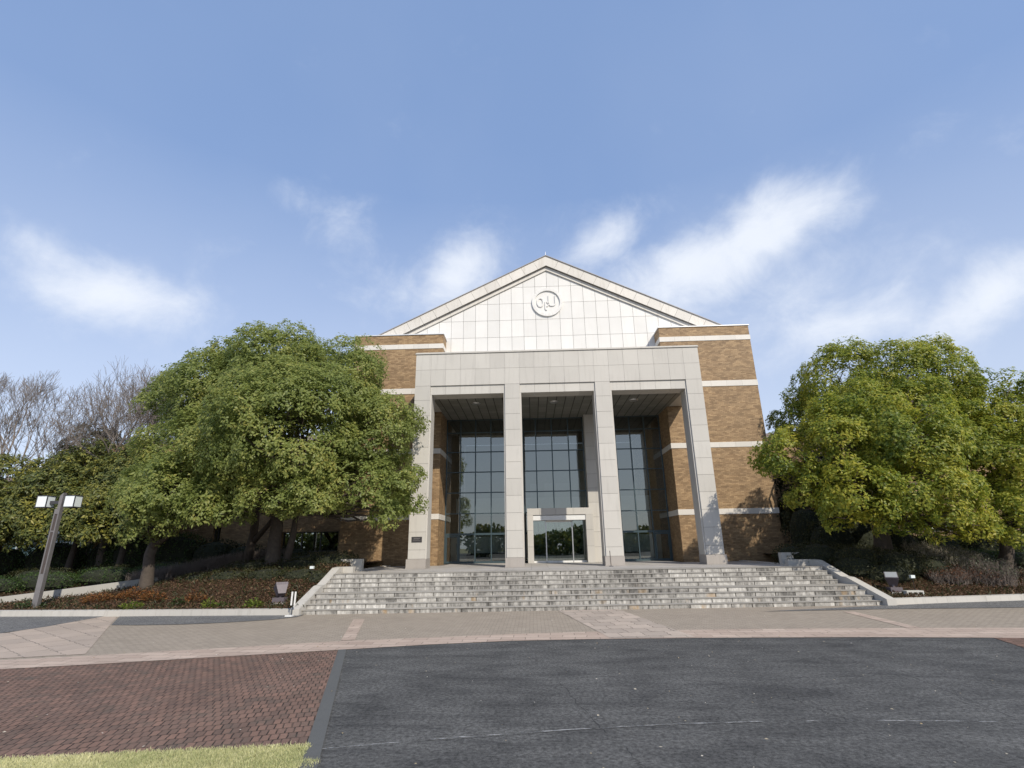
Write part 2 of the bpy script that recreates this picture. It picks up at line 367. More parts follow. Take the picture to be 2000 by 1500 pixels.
def leaves(name, P, A, Nn, L, W, m, parent=None, fold=.18):
    A = unit(A); S = unit(np.cross(A, Nn)); Nn = np.cross(S, A); n = len(P)
    L = np.broadcast_to(np.asarray(L, float), (n,))[:, None]; W = np.broadcast_to(np.asarray(W, float), (n,))[:, None]
    mid = P+A*L*.45
    V = np.stack([P, mid+S*W*.5+Nn*W*fold, P+A*L, mid-S*W*.5+Nn*W*fold], 1).reshape(-1, 3)
    i = np.arange(n)*4
    F = np.stack([np.stack([i, i+1, i+2], 1), np.stack([i, i+2, i+3], 1)], 1).reshape(-1, 3)
    return np_mesh(name, V, F, m, parent)
def sph(n): return unit(rng.normal(size=(n, 3)))
def tufts(C, U, k, ll, lw):
    n = len(C); C = np.repeat(C, k, 0); U = unit(np.repeat(U, k, 0)); m = len(C)
    rad = rng.normal(size=(m, 3)); rad = unit(rad-U*(rad*U).sum(1, keepdims=True))
    el = rng.uniform(-.48, .42, (m, 1))
    A = rad*np.cos(el)+U*np.sin(el)
    P = C+rad*rng.uniform(.0, .10, (m, 1))+U*rng.uniform(-.10, .06, (m, 1))
    Nn = unit(U-A*(U*A).sum(1, keepdims=True)+rng.normal(size=(m, 3))*.35)
    s = rng.uniform(.75, 1.25, m)
    return P, A, Nn, ll*s, lw*s

# ------------------------------------------------------------------ ground
G = MB().sheet([(-260, -200), (260, -200), (260, 320), (-260, 320)], -.012).build('ground', GRASSGROUND); struct(G)
def skew(x): return .04*x
EDGE = [(-60, -27), (-40, -22), (-24, -17.9), (-16, -15.8), (-12.38, -14.86), (-10.61, -14.42), (-8.75, -13.89), (-6.06, -13.17), (-4.0, -12.6), (-2.09, -12.22), (0, -12.1), (2.5, -12.07), (4.14, -12.12), (6.5, -12.2), (9.16, -12.43), (12, -12.9), (18, -14.1), (30, -17.5), (60, -27)]
struct(MB().sheet([(-90, -95)] + [(90, -95)] + EDGE[::-1], 0).build('asphalt_drive', ASPHALT))
struct(MB().sheet(EDGE + [(60, -3.0), (12, -4.0), (-9, -4.8), (-60, -5.2)], .004).build('forecourt_paving', BEIGE))
BACK = [(-60, -25.8), (-40, -20.8), (-24, -16.7), (-16, -14.6), (-12.1, -13.7), (-10.34, -13.2), (-8.4, -12.65), (-6.48, -12.05), (-4.2, -11.65), (-2.12, -11.25), (0, -11.0), (1.99, -10.88), (4.1, -10.86), (6.03, -10.88), (9.0, -10.95), (11.15, -11.1), (18, -12.6), (30, -16.1), (60, -25.6)]
struct(MB().sheet(EDGE + BACK[::-1], .008).build('paving_border', TILE))
struct(MB().sheet([(-40, -20.5), (-24, -16.6), (-11.86, -13.4), (-16.3, -6.9), (-17.1, -6.6), (-17.0, -10.2), (-30, -10.2)], .012).build('slab_path', SLAB))
struct(MB().sheet([(-.70, -6.35), (1.45, -6.25), (2.45, -12.0), (.35, -12.02)], .012).build('path', PATHS))
struct(MB().sheet([(-7.42, -8.1), (-7.05, -8.1), (-6.10, -11.9), (-6.42, -12.0)], .012).build('paving_strip', TILE))
struct(MB().sheet([(8.50, -7.6), (8.85, -7.6), (8.62, -10.95), (8.27, -10.95)], .012).build('paving_strip', TILE))
struct(MB().sheet([(-60, -5.6), (-21, -6.2), (-17.0, -6.6), (-16.9, -9.0), (-17.1, -10.25), (-30, -11), (-60, -14)], .016).build('asphalt_patch', GREYASPHALT))
struct(MB().sheet([(-16.35, -6.7), (-9.6, -6.8), (-9.63, -7.4), (-10.2, -8.0), (-11.6, -8.6), (-12.68, -8.85), (-14.1, -8.9), (-14.96, -8.8)], .016).build('asphalt_patch', GREYASPHALT))
struct(MB().sheet([(6.0, -7.35), (10.9, -6.1), (13.3, -5.6), (16.5, -5.1), (40, -2), (40, -6), (20, -7.0), (14.5, -7.1), (10.0, -7.1)], .016).build('asphalt_patch', GREYASPHALT))
struct(MB().sheet([(-40, -22.04), (-24, -17.94), (-16, -15.84), (-12.38, -14.9), (-10.61, -14.46), (-8.75, -13.93), (-6.04, -13.22), (-4.15, -19.4), (-4.36, -19.02), (-6.03, -19.25), (-7.68, -19.46), (-10, -19.75), (-14, -20.6), (-20, -22.5), (-40, -30)], .008).build('red_paving', REDBRICK))
struct(MB().sheet([(9.2, -12.46), (7.4, -18.6), (5.4, -25), (40, -40), (60, -27.1), (30, -17.55), (18, -14.15), (12, -12.95)], .008).build('red_paving', REDBRICK))
struct(MB().hexa([(-6.04, -13.22, 0), (-4.18, -19.4, 0), (-3.98, -19.4, 0), (-5.87, -13.17, 0), (-6.04, -13.22, .02), (-4.18, -19.4, .02), (-3.98, -19.4, .02), (-5.87, -13.17, .02)]).hexa([(-4.16, -19.41, 0), (-2.4, -26, 0), (-2.2, -26, 0), (-3.97, -19.41, 0), (-4.16, -19.41, .02), (-2.4, -26, .02), (-2.2, -26, .02), (-3.97, -19.41, .02)]).build('curb_strip', CURB))
LAWN = [(-4.22, -19.05), (-6.03, -19.26), (-7.68, -19.47), (-10, -19.76), (-14, -20.6), (-14, -27), (-2.45, -27), (-4.14, -19.5)]
struct(MB().sheet(LAWN, .012).build('lawn_ground', GRASSGROUND))
def inpoly(P, poly):
    x, y = P[:, 0], P[:, 1]; c = np.zeros(len(P), bool)
    for i in range(len(poly)):
        x0, y0 = poly[i]; x1, y1 = poly[i-1]
        c ^= ((y0 > y) != (y1 > y)) & (x < (x1-x0)*(y-y0)/((y1-y0) or 1e-9)+x0)
    return c
P = np.c_[rng.uniform(-14, -2.4, 230000), -19.0-np.abs(rng.normal(0, 1.6, 230000)), np.full(230000, .012)]
P = P[inpoly(P[:, :2]+np.c_[np.abs(rng.normal(0, .02, 230000)), rng.normal(0, .035, 230000)], LAWN)]
P = np.r_[P, np.c_[np.interp(t := rng.uniform(0, 1, 260), [0, 1], [-4.16, -3.93])+rng.normal(0, .02, 260), -19.5-np.abs(rng.normal(0, .16, 260)), np.full(260, .012)]]
A = np.c_[rng.normal(0, .55, (len(P), 2)), np.ones(len(P))]
stuff(leaves('lawn_grass', P, A, sph(len(P)), rng.uniform(.02, .048, len(P)), .007, GRASS), 'pale dry grass growing along the near edge of the red paving', 'grass')

# worn white line, cracks, litter
arc = [(-4.3, -19.2), (-3.78, -19.06), (-2.47, -18.77), (-1.19, -18.53), (.16, -18.33), (1.51, -18.23), (2.84, -18.21), (4.34, -18.29), (6.5, -18.5), (9, -18.9)]
mb = MB()
for (x0, y0), (x1, y1) in zip(arc, arc[1:]): 
    b = len(mb.v); mb.v += [(x0, y0-.016, .004), (x1, y1-.016, .004), (x1, y1+.016, .004), (x0, y0+.016, .004)]; mb.f.append((b, b+1, b+2, b+3))
struct(mb.build('painted_line', PAINT))
mb = MB()
def crack(pts, w=.0042):
    q = []
    for (x0, y0), (x1, y1) in zip(pts, pts[1:]):
        for t in np.linspace(0, 1, 14, endpoint=False): q.append((x0+(x1-x0)*t+random.gauss(0, .018), y0+(y1-y0)*t+random.gauss(0, .018)))
    for i in range(len(q)-1):
        (x0, y0), (x1, y1) = q[i], q[i+1]; d = math.hypot(x1-x0, y1-y0) or 1; nx, ny = -(y1-y0)/d*w*random.uniform(.3, 1), (x1-x0)/d*w*random.uniform(.3, 1)
        b = len(mb.v); mb.v += [(x0-nx, y0-ny, .003), (x1-nx, y1-ny, .003), (x1+nx, y1+ny, .003), (x0+nx, y0+ny, .003)]; mb.f.append((b, b+1, b+2, b+3))
crack([(-1.15, -16.0), (-.72, -18.38), (-.51, -19.12), (-.30, -20.2)]); crack([(2.4, -16.3), (2.29, -17.2), (2.43, -17.79), (2.6, -18.25)])
crack([(-3.0, -18.93), (-1.19, -18.57), (.16, -18.37), (1.6, -18.27)], .005); crack([(4.6, -14.2), (4.9, -16.0), (4.7, -18.3)], .004)
struct(mb.build('pavement_cracks', CRACK))
n = 420; P = np.c_[rng.uniform(-12, 12, n), rng.uniform(-20.5, -7, n), np.full(n, .028)]
stuff(leaves('fallen_leaves', P, np.c_[rng.normal(size=(n, 2)), np.zeros(n)], np.tile((0, 0, 1.), (n, 1))+rng.normal(0, .3, (n, 3)), rng.uniform(.02, .055, n), rng.uniform(.012, .03, n), leafmat('litter_leaf', [(0., (.20, .12, .05)), (.45, (.35, .28, .16)), (.8, (.62, .58, .50)), (1., (.75, .72, .68))], .1)), 'small pale fallen leaves scattered over the paving', 'leaves')

# planting beds
def sm(t): t = np.clip(t, 0, 1); return t*t*(3-2*t)
KL = [(-60, -5.3), (-30, -6.0), (-21.17, -6.35), (-17, -6.62), (-13.1, -6.80), (-9.95, -6.92)]
KR = [(11.1, -5.95), (13.35, -5.6), (16.47, -5.1), (24, -3.9), (40, -1.5), (60, 1.5)]
def hbed(x, y):
    x = np.asarray(x, float); y = np.asarray(y, float)
    kx = np.where(x < 0, np.interp(x, [p[0] for p in KL], [p[1] for p in KL]), np.interp(x, [p[0] for p in KR], [p[1] for p in KR]))
    aL = .25+1.05*sm((x+22)/8.); aR = .45+.95*sm((20.5-x)/6.)
    return .17+np.where(x < 0, aL, aR)*sm((y-kx-.45)/4.9)
def bed(x0, x1, y1, kf):
    xs = np.linspace(x0, x1, 90); ts = np.linspace(0, 1, 50)
    V = []
    for t in ts:
        for x in xs:
            y0 = kf(x)+.12; y = y0+(y1-y0)*t; V.append((x, y, float(hbed(x, y))+random.gauss(0, .018)))
    F = [(j*90+i, j*90+i+1, (j+1)*90+i+1, (j+1)*90+i) for j in range(49) for i in range(89)]
    return struct(np_mesh('planting_bed', V, F, SOIL))
kl = lambda x: float(np.interp(x, [p[0] for p in KL], [p[1] for p in KL])); kr = lambda x: float(np.interp(x, [p[0] for p in KR], [p[1] for p in KR]))
bed(-40, -9.85, 14, kl); bed(10.95, 50, 14, kr)
def kerb(pts, label):
    mb = MB()
    for (x0, y0), (x1, y1) in zip(pts, pts[1:]):
        k = max(1, int(abs(x1-x0)/1.5))
        for i in range(k):
            a, b = i/k, (i+1)/k; g = .004/max(.1, abs(x1-x0)/k)
            xa, ya, xb, yb = x0+(x1-x0)*(a+g/k), y0+(y1-y0)*(a+g/k), x0+(x1-x0)*(b-g/k), y0+(y1-y0)*(b-g/k)
            mb.hexa([(xa, ya, -.01), (xb, yb, -.01), (xb, yb+.22, -.01), (xa, ya+.22, -.01), (xa, ya+.02, .205), (xb, yb+.02, .205), (xb, yb+.22, .215), (xa, ya+.22, .215)])
    return tag(mb.build('kerb_wall', KERB), label, 'kerb')
kerb(KL[1:], 'long pale stone kerb in front of the bed under the left tree'); kerb(KR[:-1], 'pale stone kerb along the bed under the right tree, bending away')

# ------------------------------------------------------------------ steps and platform
NX = [(1.2, -3.62), (1.05, -3.94), (.90, -4.26), (.75, -4.58), (.60, -5.36), (.45, -5.70), (.30, -6.04), (.15, -6.38)]
XL, XR = -9.72, 10.85
def sy(x, y): return y+skew(x)
steps = thing('entrance_steps', 'wide flight of weathered stone steps with stained risers below the portico', 'steps', (0, -5, 0))
xr_at = lambda k: XR if k > 3 else XR-.45
for k, (z, y) in enumerate(NX):
    yb = NX[k-1][1]+.04 if k else y+.75
    st = MB(); x = XL; xe = xr_at(k); 
    while x < xe-.01:
        x2 = min(xe, x+1.5); g = .004
        st.hexa([(x+g, sy(x, y)-.025, z-.014), (x2-g, sy(x2, y)-.025, z-.014), (x2-g, sy(x2, yb), z-.014), (x+g, sy(x, yb), z-.014), (x+g, sy(x, y)-.025, z), (x2-g, sy(x2, y)-.025, z), (x2-g, sy(x2, yb), z), (x+g, sy(x, yb), z)]); x = x2
    s = st.build('step', TREAD, steps)
    rb = MB(); x = XL-random.uniform(0, .7)
    while x < xe:
        x2 = x+.735; a, b = max(x, XL)+.015, min(x2, xe)-.015; dd = random.uniform(0, .004)
        if b-a > .05: rb.hexa([(a, sy(a, y)+.002+dd, z-.155), (b, sy(b, y)+.002+dd, z-.155), (b, sy(b, y)+.2, z-.155), (a, sy(a, y)+.2, z-.155), (a, sy(a, y)+.002+dd, z-.016), (b, sy(b, y)+.002+dd, z-.016), (b, sy(b, y)+.2, z-.016), (a, sy(a, y)+.2, z-.016)])
        x = x2
    rb.build('riser', RISER, s)
mb = MB()
for k, (z, y) in enumerate(NX):
    yb = 3.8
    mb.hexa([(XL, sy(XL, y)+.05, -.02+.001*k), (xr_at(k), sy(XR, y)+.05, -.02+.001*k), (xr_at(k), yb-.01*k, -.02+.001*k), (XL, yb-.01*k, -.02+.001*k), (XL, sy(XL, y)+.05, z-.02), (xr_at(k), sy(XR, y)+.05, z-.02), (xr_at(k), yb-.01*k, z-.02), (XL, yb-.01*k, z-.02)])
mb.build('step_core', JOINT, steps)
# platform slabs
plat = thing('entrance_platform', 'pale stone paved terrace between the steps and the glass front', 'terrace', (0, 1, 0))
mb = MB(); ys = np.linspace(-2.9, 6.0, 11); xs = np.linspace(-9.65, 9.65, 25)
for j in range(10):
    for i in range(24):
        x0, x1 = xs[i]+.004, xs[i+1]-.004; y0, y1 = ys[j]+.004, ys[j+1]-.004
        if (x0 < -6.9 or x1 > 6.75) and y1 > 3.8: continue
        f = (lambda x, y: sy(x, y)*1. if j == 0 else y)
        mb.hexa([(x0, f(x0, y0), 1.10), (x1, f(x1, y0), 1.10), (x1, y1, 1.10), (x0, y1, 1.10), (x0, f(x0, y0), 1.20), (x1, f(x1, y0), 1.20), (x1, y1, 1.20), (x0, y1, 1.20)])
mb.build('paving_slabs', PAVER, plat)
MB().box(-9.6, 9.6, -3.2, 3.78, 0, 1.17).box(-6.83, 6.68, 3.78, 6.3, 0, 1.17).build('terrace_core', JOINT, plat)
def cheek(x, label, s):
    w = .32; a, b = (x-w, x) if s < 0 else (x, x+w); a2, b2 = (a, b) if s < 0 else (a-.42, b-.42)
    mb = MB()
    prof = [(-6.62, .22), (-4.75, .84), (-4.45, .86), (-2.95, 1.42), (-2.55, 1.44)]
    for (y0, z0), (y1, z1) in zip(prof, prof[1:]):
        f = lambda t: (a+(a2-a)*t, b+(b2-b)*t)
        t0, t1 = (y0+6.62)/4.07, (y1+6.62)/4.07
        (xa, xb), (xc, xd) = f(t0), f(t1)
        mb.hexa([(xa, sy(x, y0), -.01), (xb, sy(x, y0), -.01), (xd, sy(x, y1), -.01), (xc, sy(x, y1), -.01), (xa, sy(x, y0), z0), (xb, sy(x, y0), z0), (xd, sy(x, y1), z1), (xc, sy(x, y1), z1)])
    y1 = sy(x, -2.55)
    if s < 0: mb.box(a2, -9.28, y1+.003, y1+.26, .2, 1.44)
    else: mb.box(9.54, b2, y1+.003, y1+.26, .2, 1.44)
    e0, e1 = (-10.9, -9.36) if s < 0 else (9.56, 11.3)
    mb.box(e0, e1, -1.5, -1.26, .2, 1.72)
    mb.box(*((-9.70, -9.45) if s < 0 else (9.66, 9.90)), -1.255, 3.77, .2, 1.245)
    return tag(mb.build('cheek_wall', KERB), label, 'wall')
cheek(XL, 'sloping pale stone side wall on the left of the steps', -1); cheek(XR, 'sloping pale stone side wall on the right of the steps', 1)

# ------------------------------------------------------------------ the hall
hall = thing('hall', 'large tan brick hall with white stone gable, granite portico and tall glass front', 'building', (0, 3.8, 1.2))
ZP, ZF, FR, SM = 1.2, 10.44, .905, .842
COLX = [(-7.616, -6.786), (-2.786, -1.998), (2.002, 2.790), (6.790, 7.616)]
BAYS = [(-6.786, -2.786), (-1.998, 2.002), (2.790, 6.790)]
JZ = [1.645, 2.067] + [2.067+SM*k for k in range(1, 10)] + [ZF]
for i, (a, b) in enumerate(COLX):
    mb = MB()
    for z0, z1 in zip(JZ, JZ[1:]): mb.box(a, b, 0, 1.0, z0+.006, z1-.006)
    c = mb.build('column', GRANITE, hall)
    MB().box(a+.012, b-.012, .012, .988, 1.3, ZF+.05).build('column_core', JOINT, c)
    MB().box(a-.085, b+.085, -.085, 1.085, 1.205, 1.245).box(a-.07, b+.07, -.07, 1.07, 1.247, 1.640).build('plinth', PLINTH, c)
mb = MB(); fx = []
for i, (a, b) in enumerate(COLX):
    fx.append(a); 
    if i < 3: fx += [b+.8*k for k in range(5)]
fx.append(COLX[3][1]); fx = sorted(set(round(x, 4) for x in fx))
for r_ in range(2):
    for x0, x1 in zip(fx, fx[1:]): mb.box(x0+.005, x1-.005, 0, .30, ZF+FR*r_+.006, ZF+FR*(r_+1)-.006)
ent = mb.build('entablature', GRANITE, hall)
mb = MB().box(-7.600, 7.600, .016, 1.0, ZF+.01, ZF+2*FR-.01)
for s in (-7.60, 6.80): mb.box(s, s+.80, 1.002, 3.79, 9.96, ZF+2*FR-.01)
mb.box(-7.60, 7.60, 1.002, 3.79, 12.0, 12.24).box(-6.83, 6.69, 3.792, 4.99, 12.0, 12.24)
mb.build('portico_roof', GRANITE, hall)
MB().box(-7.66, 7.66, -.05, 3.79, ZF+2*FR+.002, ZF+2*FR+.05).box(-7.63, 7.63, -.02, 3.79, ZF+2*FR+.052, ZF+2*FR+.10).build('roof_coping', GRANITE, hall)
for a, b in BAYS:       # lintel and jamb lining set back inside each opening
    mb = MB(); xs_ = [a]+[a+.8*k for k in range(1, 5)]+[b]
    for x0, x1 in zip(xs_, xs_[1:]): mb.box(x0+.004, x1-.004, .07, .98, 9.96, ZF+.004)
    l = mb.build('lintel', GRANITE, hall)
    MB().box(a+.001, a+.075, .075, .97, 1.645, 9.958).box(b-.075, b-.001, .075, .97, 1.645, 9.958).build('jamb_lining', GRANITE, l)
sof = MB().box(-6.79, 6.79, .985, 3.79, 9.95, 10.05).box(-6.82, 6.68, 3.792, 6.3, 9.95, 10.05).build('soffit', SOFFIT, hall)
for x, y in ((-4.55, 2.02), (-.1, 2.05), (4.4, 2.08)):
    pts = [(x, y, 9.945), (x, y, 9.90)]
    d = MB().tube([(x, y, 9.949), (x, y, 9.905)], [.26, .22], 20).build('downlight', STEEL, sof)

def tower(x0, x1, inner):
    t = MB().box(x0, x1, 3.8, 16, .3, 15.04).build('brick_tower', BRICK, hall)
    for z0, z1 in ((3.68, 3.98), (7.44, 7.74), (11.14, 11.49), (14.10, 14.41)):
        mb = MB(); k = 6; w = (x1-x0+.05)/k
        for i in range(k): mb.box(x0-.025+w*i+.003, x0-.025+w*(i+1)-.003, 3.772, 4.3, z0, z1)
        xs_ = (x1-.30, x1+.028) if inner == 'r' else (x0-.028, x0+.30)
        xo = (x0-.028, x0+.3) if inner == 'r' else (x1-.3, x1+.028)
        mb.box(*xs_, 4.303, 6.1, z0, z1); mb.box(*xo, 4.303, 15.9, z0, z1)
        mb.build('stone_band', BAND, t)
    MB().box(x0-.05, x1+.05, 3.75, 16.05, 15.042, 15.10).build('coping', COPING, t)
tower(-12.45, -6.84, 'r'); tower(6.70, 12.22, 'l')

# gable wall of tiles cut by the pediment line, set back behind the towers
GX, GY, AZ, SL = -.13, 5.0, 21.0, .496
def clip(poly, a, b, c):   # keep a*x+b*z<=c
    out = []
    for i in range(len(poly)):
        p, q = poly[i], poly[(i+1) % len(poly)]; fp, fq = a*p[0]+b*p[1]-c, a*q[0]+b*q[1]-c
        if fp <= 0: out.append(p)
        if fp*fq < 0: t = fp/(fp-fq); out.append((p[0]+(q[0]-p[0])*t, p[1]+(q[1]-p[1])*t))
    return out
ZI = AZ-1.02
mb = MB(); TW, TH = .80, 1.2; CZ = 17.62
for i in range(-16, 16):
    for k in range(-5, 3):
        x0, x1, z0, z1 = GX+TW*i+.009, GX+TW*(i+1)-.009, CZ+TH*k+.010, CZ+TH*(k+1)-.010
        if z0 < 11.8: continue
        p = [(x0, z0), (x1, z0), (x1, z1), (x0, z1)]
        p = clip(p, SL, 1, ZI+SL*GX); p = clip(p, -SL, 1, ZI-SL*GX) if len(p) > 2 else p
        if len(p) > 2: mb.prism_y(p, GY, GY+.05)
gw = mb.build('gable_wall', GABLE, hall)
def tri(z, zb=12.0): h = (z-zb)/SL; return [(GX-h, zb), (GX+h, zb), (GX, z)]
mb = MB().prism_y([(-11.5, 12), (11.3, 12), (11.3, ZI-SL*11.43-.02), (GX, ZI-.02), (-11.5, ZI-SL*11.37-.02)], GY+.03, GY+.4)
mb.build('gable_backing', JOINT, gw)
XE = 11.9
def rake(zt, zb, y0, y1, name, m, par, seg=None, gap=.006):
    mb = MB()
    for s in (-1, 1):
        n = seg or 1; h = XE/n
        for i in range(n):
            a, b = i*h+(gap if i else 0), (i+1)*h-gap
            off = (zt-zb)*.42 if seg else 0     # joints square to the slope
            def X(t, o): return GX+s*max(0, t-o) if t > 0 else GX
            q = [(X(a, off), zb-SL*abs(X(a, off)-GX)), (X(b, off), zb-SL*abs(X(b, off)-GX)), (GX+s*b, zt-SL*b), (GX+s*a, zt-SL*a)]
            if s < 0: q = q[::-1]
            mb.prism_y(q, y0, y1)
    return mb.build(name, m, par)
cor = rake(AZ, AZ-.72, GY-.26, GY+.2, 'cornice', CORNICE, hall, 14)
rake(AZ-.05, AZ-.74, GY-.24, GY+.19, 'cornice_core', JOINT, cor)
rake(AZ-.742, AZ-1.00, GY-.10, GY+.2, 'cornice_step', CORNICE, cor)
rake(AZ+.05, AZ+.003, GY-.32, 15.8, 'roof', ROOFING, hall)
MB().tube([(GX, GY-.1, AZ), (GX, GY-.1, AZ+.42)], [.022, .012], 8).build('finial', STEEL, hall)
# emblem: ring with the three joined letters
def ring(cx, cz, r0, r1, y0, y1, n=64):
    mb = MB()
    for i in range(n):
        t0, t1 = 2*math.pi*i/n, 2*math.pi*(i+1)/n
        q = [(cx+r*math.cos(t), cz+r*math.sin(t)) for r, t in ((r0, t0), (r1, t0), (r1, t1), (r0, t1))]
        b = len(mb.v); mb.v += [(x, y, z) for y in (y0, y1) for x, z in q]
        mb.f += [(b, b+1, b+2, b+3), (b+2, b+1, b+5, b+6), (b, b+3, b+7, b+4)]
    return mb
em = ring(GX, CZ, .84, 1.02, GY-.11, GY+.02).build('emblem', GABLE, hall)
MB().prism_y([(GX+.86*math.cos(t), CZ+.86*math.sin(t)) for t in np.linspace(0, 2*math.pi, 64, endpoint=False)], GY-.012, GY+.02).build('emblem_disc', GABLE, em)
def stroke(pts, w=.085, y0=GY-.075, y1=GY-.008):
    mb = MB(); P_ = [Vector((x, 0, z)) for x, z in pts]; L_, R_ = [], []
    for i, p in enumerate(P_):
        d = (P_[min(i+1, len(P_)-1)]-P_[max(i-1, 0)]).normalized(); nrm = Vector((-d.z, 0, d.x))*w/2
        L_.append(p+nrm); R_.append(p-nrm)
    for i in range(len(P_)-1):
        q = [R_[i], R_[i+1], L_[i+1], L_[i]]; mb.prism_y([(v.x, v.z) for v in q], y0, y1)
    return mb
ex = lambda u: GX+(u-972)*.00238
ez = lambda v: CZ-(v-722)*.00264
O_ = [(ex(778+82*math.cos(t)), ez(718+118*math.sin(t))) for t in np.linspace(R(-38), R(322-6), 34)] 
stroke(O_).build('letter', GABLE, em)
p_ = [(ex(962), ez(922)), (ex(930), ez(922)), (ex(922), ez(900)), (ex(922), ez(800)), (ex(922), ez(700))]
stroke(p_).build('letter', GABLE, em)
bowl = [(ex(934), ez(716))]+[(ex(950+52*math.cos(t)), ez(772+58*math.sin(t))) for t in np.linspace(R(-80), R(95), 16)]
stroke(bowl, .075).build('letter', GABLE, em)
U_ = [(ex(1018), ez(535)), (ex(1018), ez(740))]+[(ex(1108-90*math.cos(t)), ez(752+66*math.sin(t))) for t in np.linspace(R(10), R(170), 16)]+[(ex(1198), ez(740)), (ex(1198), ez(535))]
stroke(U_).build('letter', GABLE, em)

# glass front
YG = 6.0
ROWS = [ZP+.06, 2.87, 4.08, 5.33, 6.59, 7.85, 9.10, 9.93]
def curtain(xs_, doors):
    mb = MB(); w = .032
    for x in xs_: mb.box(x-w, x+w, YG-.05, YG+.09, ZP, 9.94)
    for i, z in enumerate(ROWS):
        h = .06 if z < 3 else .028
        for x0, x1 in zip(xs_, xs_[1:]): mb.box(x0+w+.001, x1-w-.001, YG-.042, YG+.08, z-h, z+h)
    c = mb.build('curtain_wall', FRAME, hall)
    g = MB()
    for x0, x1 in zip(xs_, xs_[1:]):
        for z0, z1 in zip(ROWS, ROWS[1:]):
            cx_, cz_ = (x0+x1)/2, (z0+z1)/2; m_ = Matrix.Translation((cx_, YG+.005, cz_)) @ Matrix.Rotation(random.gauss(0, .0022), 4, 'X') @ Matrix.Rotation(random.gauss(0, .0022), 4, 'Z')
            hw, hh_ = (x1-x0)/2-.002, (z1-z0)/2-.002; b = len(g.v)
            g.v += [tuple(m_ @ Vector(q)) for q in ((-hw, 0, -hh_), (hw, 0, -hh_), (hw, 0, hh_), (-hw, 0, hh_))]; g.f.append((b, b+1, b+2, b+3))
    g.build('glass', GLASS, c)
    for x0, x1 in doors:
        MB().box(x0+.04, x0+.12, YG-.06, YG+.05, ZP+.03, 2.80).box(x1-.12, x1-.04, YG-.06, YG+.05, ZP+.03, 2.80).box(x0+.121, x1-.121, YG-.06, YG+.05, ZP+.03, ZP+.13).box(x0+.121, x1-.121, YG-.06, YG+.05, 2.70, 2.80).tube([(x1-.16, YG-.10, 1.95), (x1-.16, YG-.10, 2.35)], .015, 6).build('door', FRAME, c)
curtain([-6.80, -5.93, -4.98, -4.0, -3.05, -2.76], [(-6.80, -5.93)])
curtain([-1.95, -1.16, -.15, .89, 1.83], [])
curtain([2.62, 2.95, 3.85, 4.78, 5.70, 6.66], [(5.70, 6.66)])
for a, b in ((-2.74, -2.0), (1.86, 2.58)):
    mb = MB(); zs = [1.2+.842*k for k in range(11)]; zs[-1] = 9.945
    for z0, z1 in zip(zs, zs[1:]): mb.box(a, b, 5.25, 6.15, z0+.006, z1-.006)
    p_o = mb.build('pilaster', GRANITE, hall); MB().box(a+.01, b-.01, 5.26, 6.14, 1.2, 9.94).build('pilaster_core', JOINT, p_o)
# entrance portal with sliding glass doors
po = MB()
xsj = [-1.80, -1.08, -.12, .88, 2.02]
for x0, x1 in zip(xsj, xsj[1:]): po.box(x0+.004, x1-.004, 4.75, 5.95, 3.86, 4.24)
for a, b in ((-1.80, -1.46), (1.60, 2.02)):
    for z0, z1 in ((1.2, 2.10), (2.10, 3.0), (3.0, 3.86)): po.box(a, b, 4.75, 5.95, z0+.005, z1-.005)
po = po.build('entrance_portal', GRANITE, hall)
MB().box(-1.79, 2.01, 4.765, 5.94, 3.88, 4.22).box(-1.79, -1.48, 4.765, 5.94, 1.21, 3.85).box(1.62, 2.01, 4.765, 5.94, 1.21, 3.85).build('portal_core', JOINT, po)
MB().box(-1.455, 1.595, 4.80, 5.45, 3.56, 3.83).build('door_header', WHITE, po)
for x in (-.72, .82): MB().box(x-.03, x+.03, 5.22, 5.30, 1.21, 3.555).build('door_post', STEEL, po)
MB().box(-1.455, -.752, 5.23, 5.29, 1.205, 1.31).box(-.688, .788, 5.23, 5.29, 1.205, 1.31).box(.852, 1.595, 5.23, 5.29, 1.205, 1.31).build('bottom_rail', WHITE, po)
MB().box(-.688, .788, 5.23, 5.29, 3.47, 3.55).build('top_rail', WHITE, po)
for a, b in ((-1.455, -.752), (.852, 1.595)): MB().box(a, b, 5.255, 5.265, 1.312, 3.555).build('side_pane', GLASS, po)
for a, b in ((-.688, .045), (.055, .788)):
    d = MB().box(a, b, 5.255, 5.265, 1.312, 3.468).build('sliding_door', GLASS, po)
    xh = b-.06 if b < .1 else a+.06
    MB().box(xh-.05, xh+.05, 5.235, 5.245, 2.16, 2.20).build('door_label', WHITE, d)
# interior seen dimly through the glass
inn = MB().box(-6.8, 6.65, 15.0, 15.2, 1.2, 9.95).build('interior', INWALL, hall)
MB().box(-6.8, 6.65, 6.32, 15, 1.05, 1.19).build('floor', INFLOOR, inn)
MB().box(-6.8, 6.65, 6.32, 15, 9.96, 10.1).build('ceiling', INDARK, inn)
MB().box(-6.8, 6.65, 10.5, 10.65, 4.35, 5.35).build('gallery_parapet', INLIGHT, inn)
MB().box(-6.8, 6.65, 10.655, 15, 4.30, 4.45).build('gallery_floor', INDARK, inn)
mb = MB()
for x in (-3.6, -2.6, -1.6, -.5, .4, 1.0, 2.2): mb.box(x, x+.62, 14.93, 14.99, 5.4, 6.8)
mb.build('painted_light_panel', WHITE, inn)  # white panels paint in the bright rectangles of light seen in the glass
MB().box(-5.6, -3.6, 9.0, 9.5, 1.2, 2.25).build('counter', INDARK, inn); MB().box(3.0, 5.4, 10, 10.6, 1.2, 2.1).build('counter', INDARK, inn)
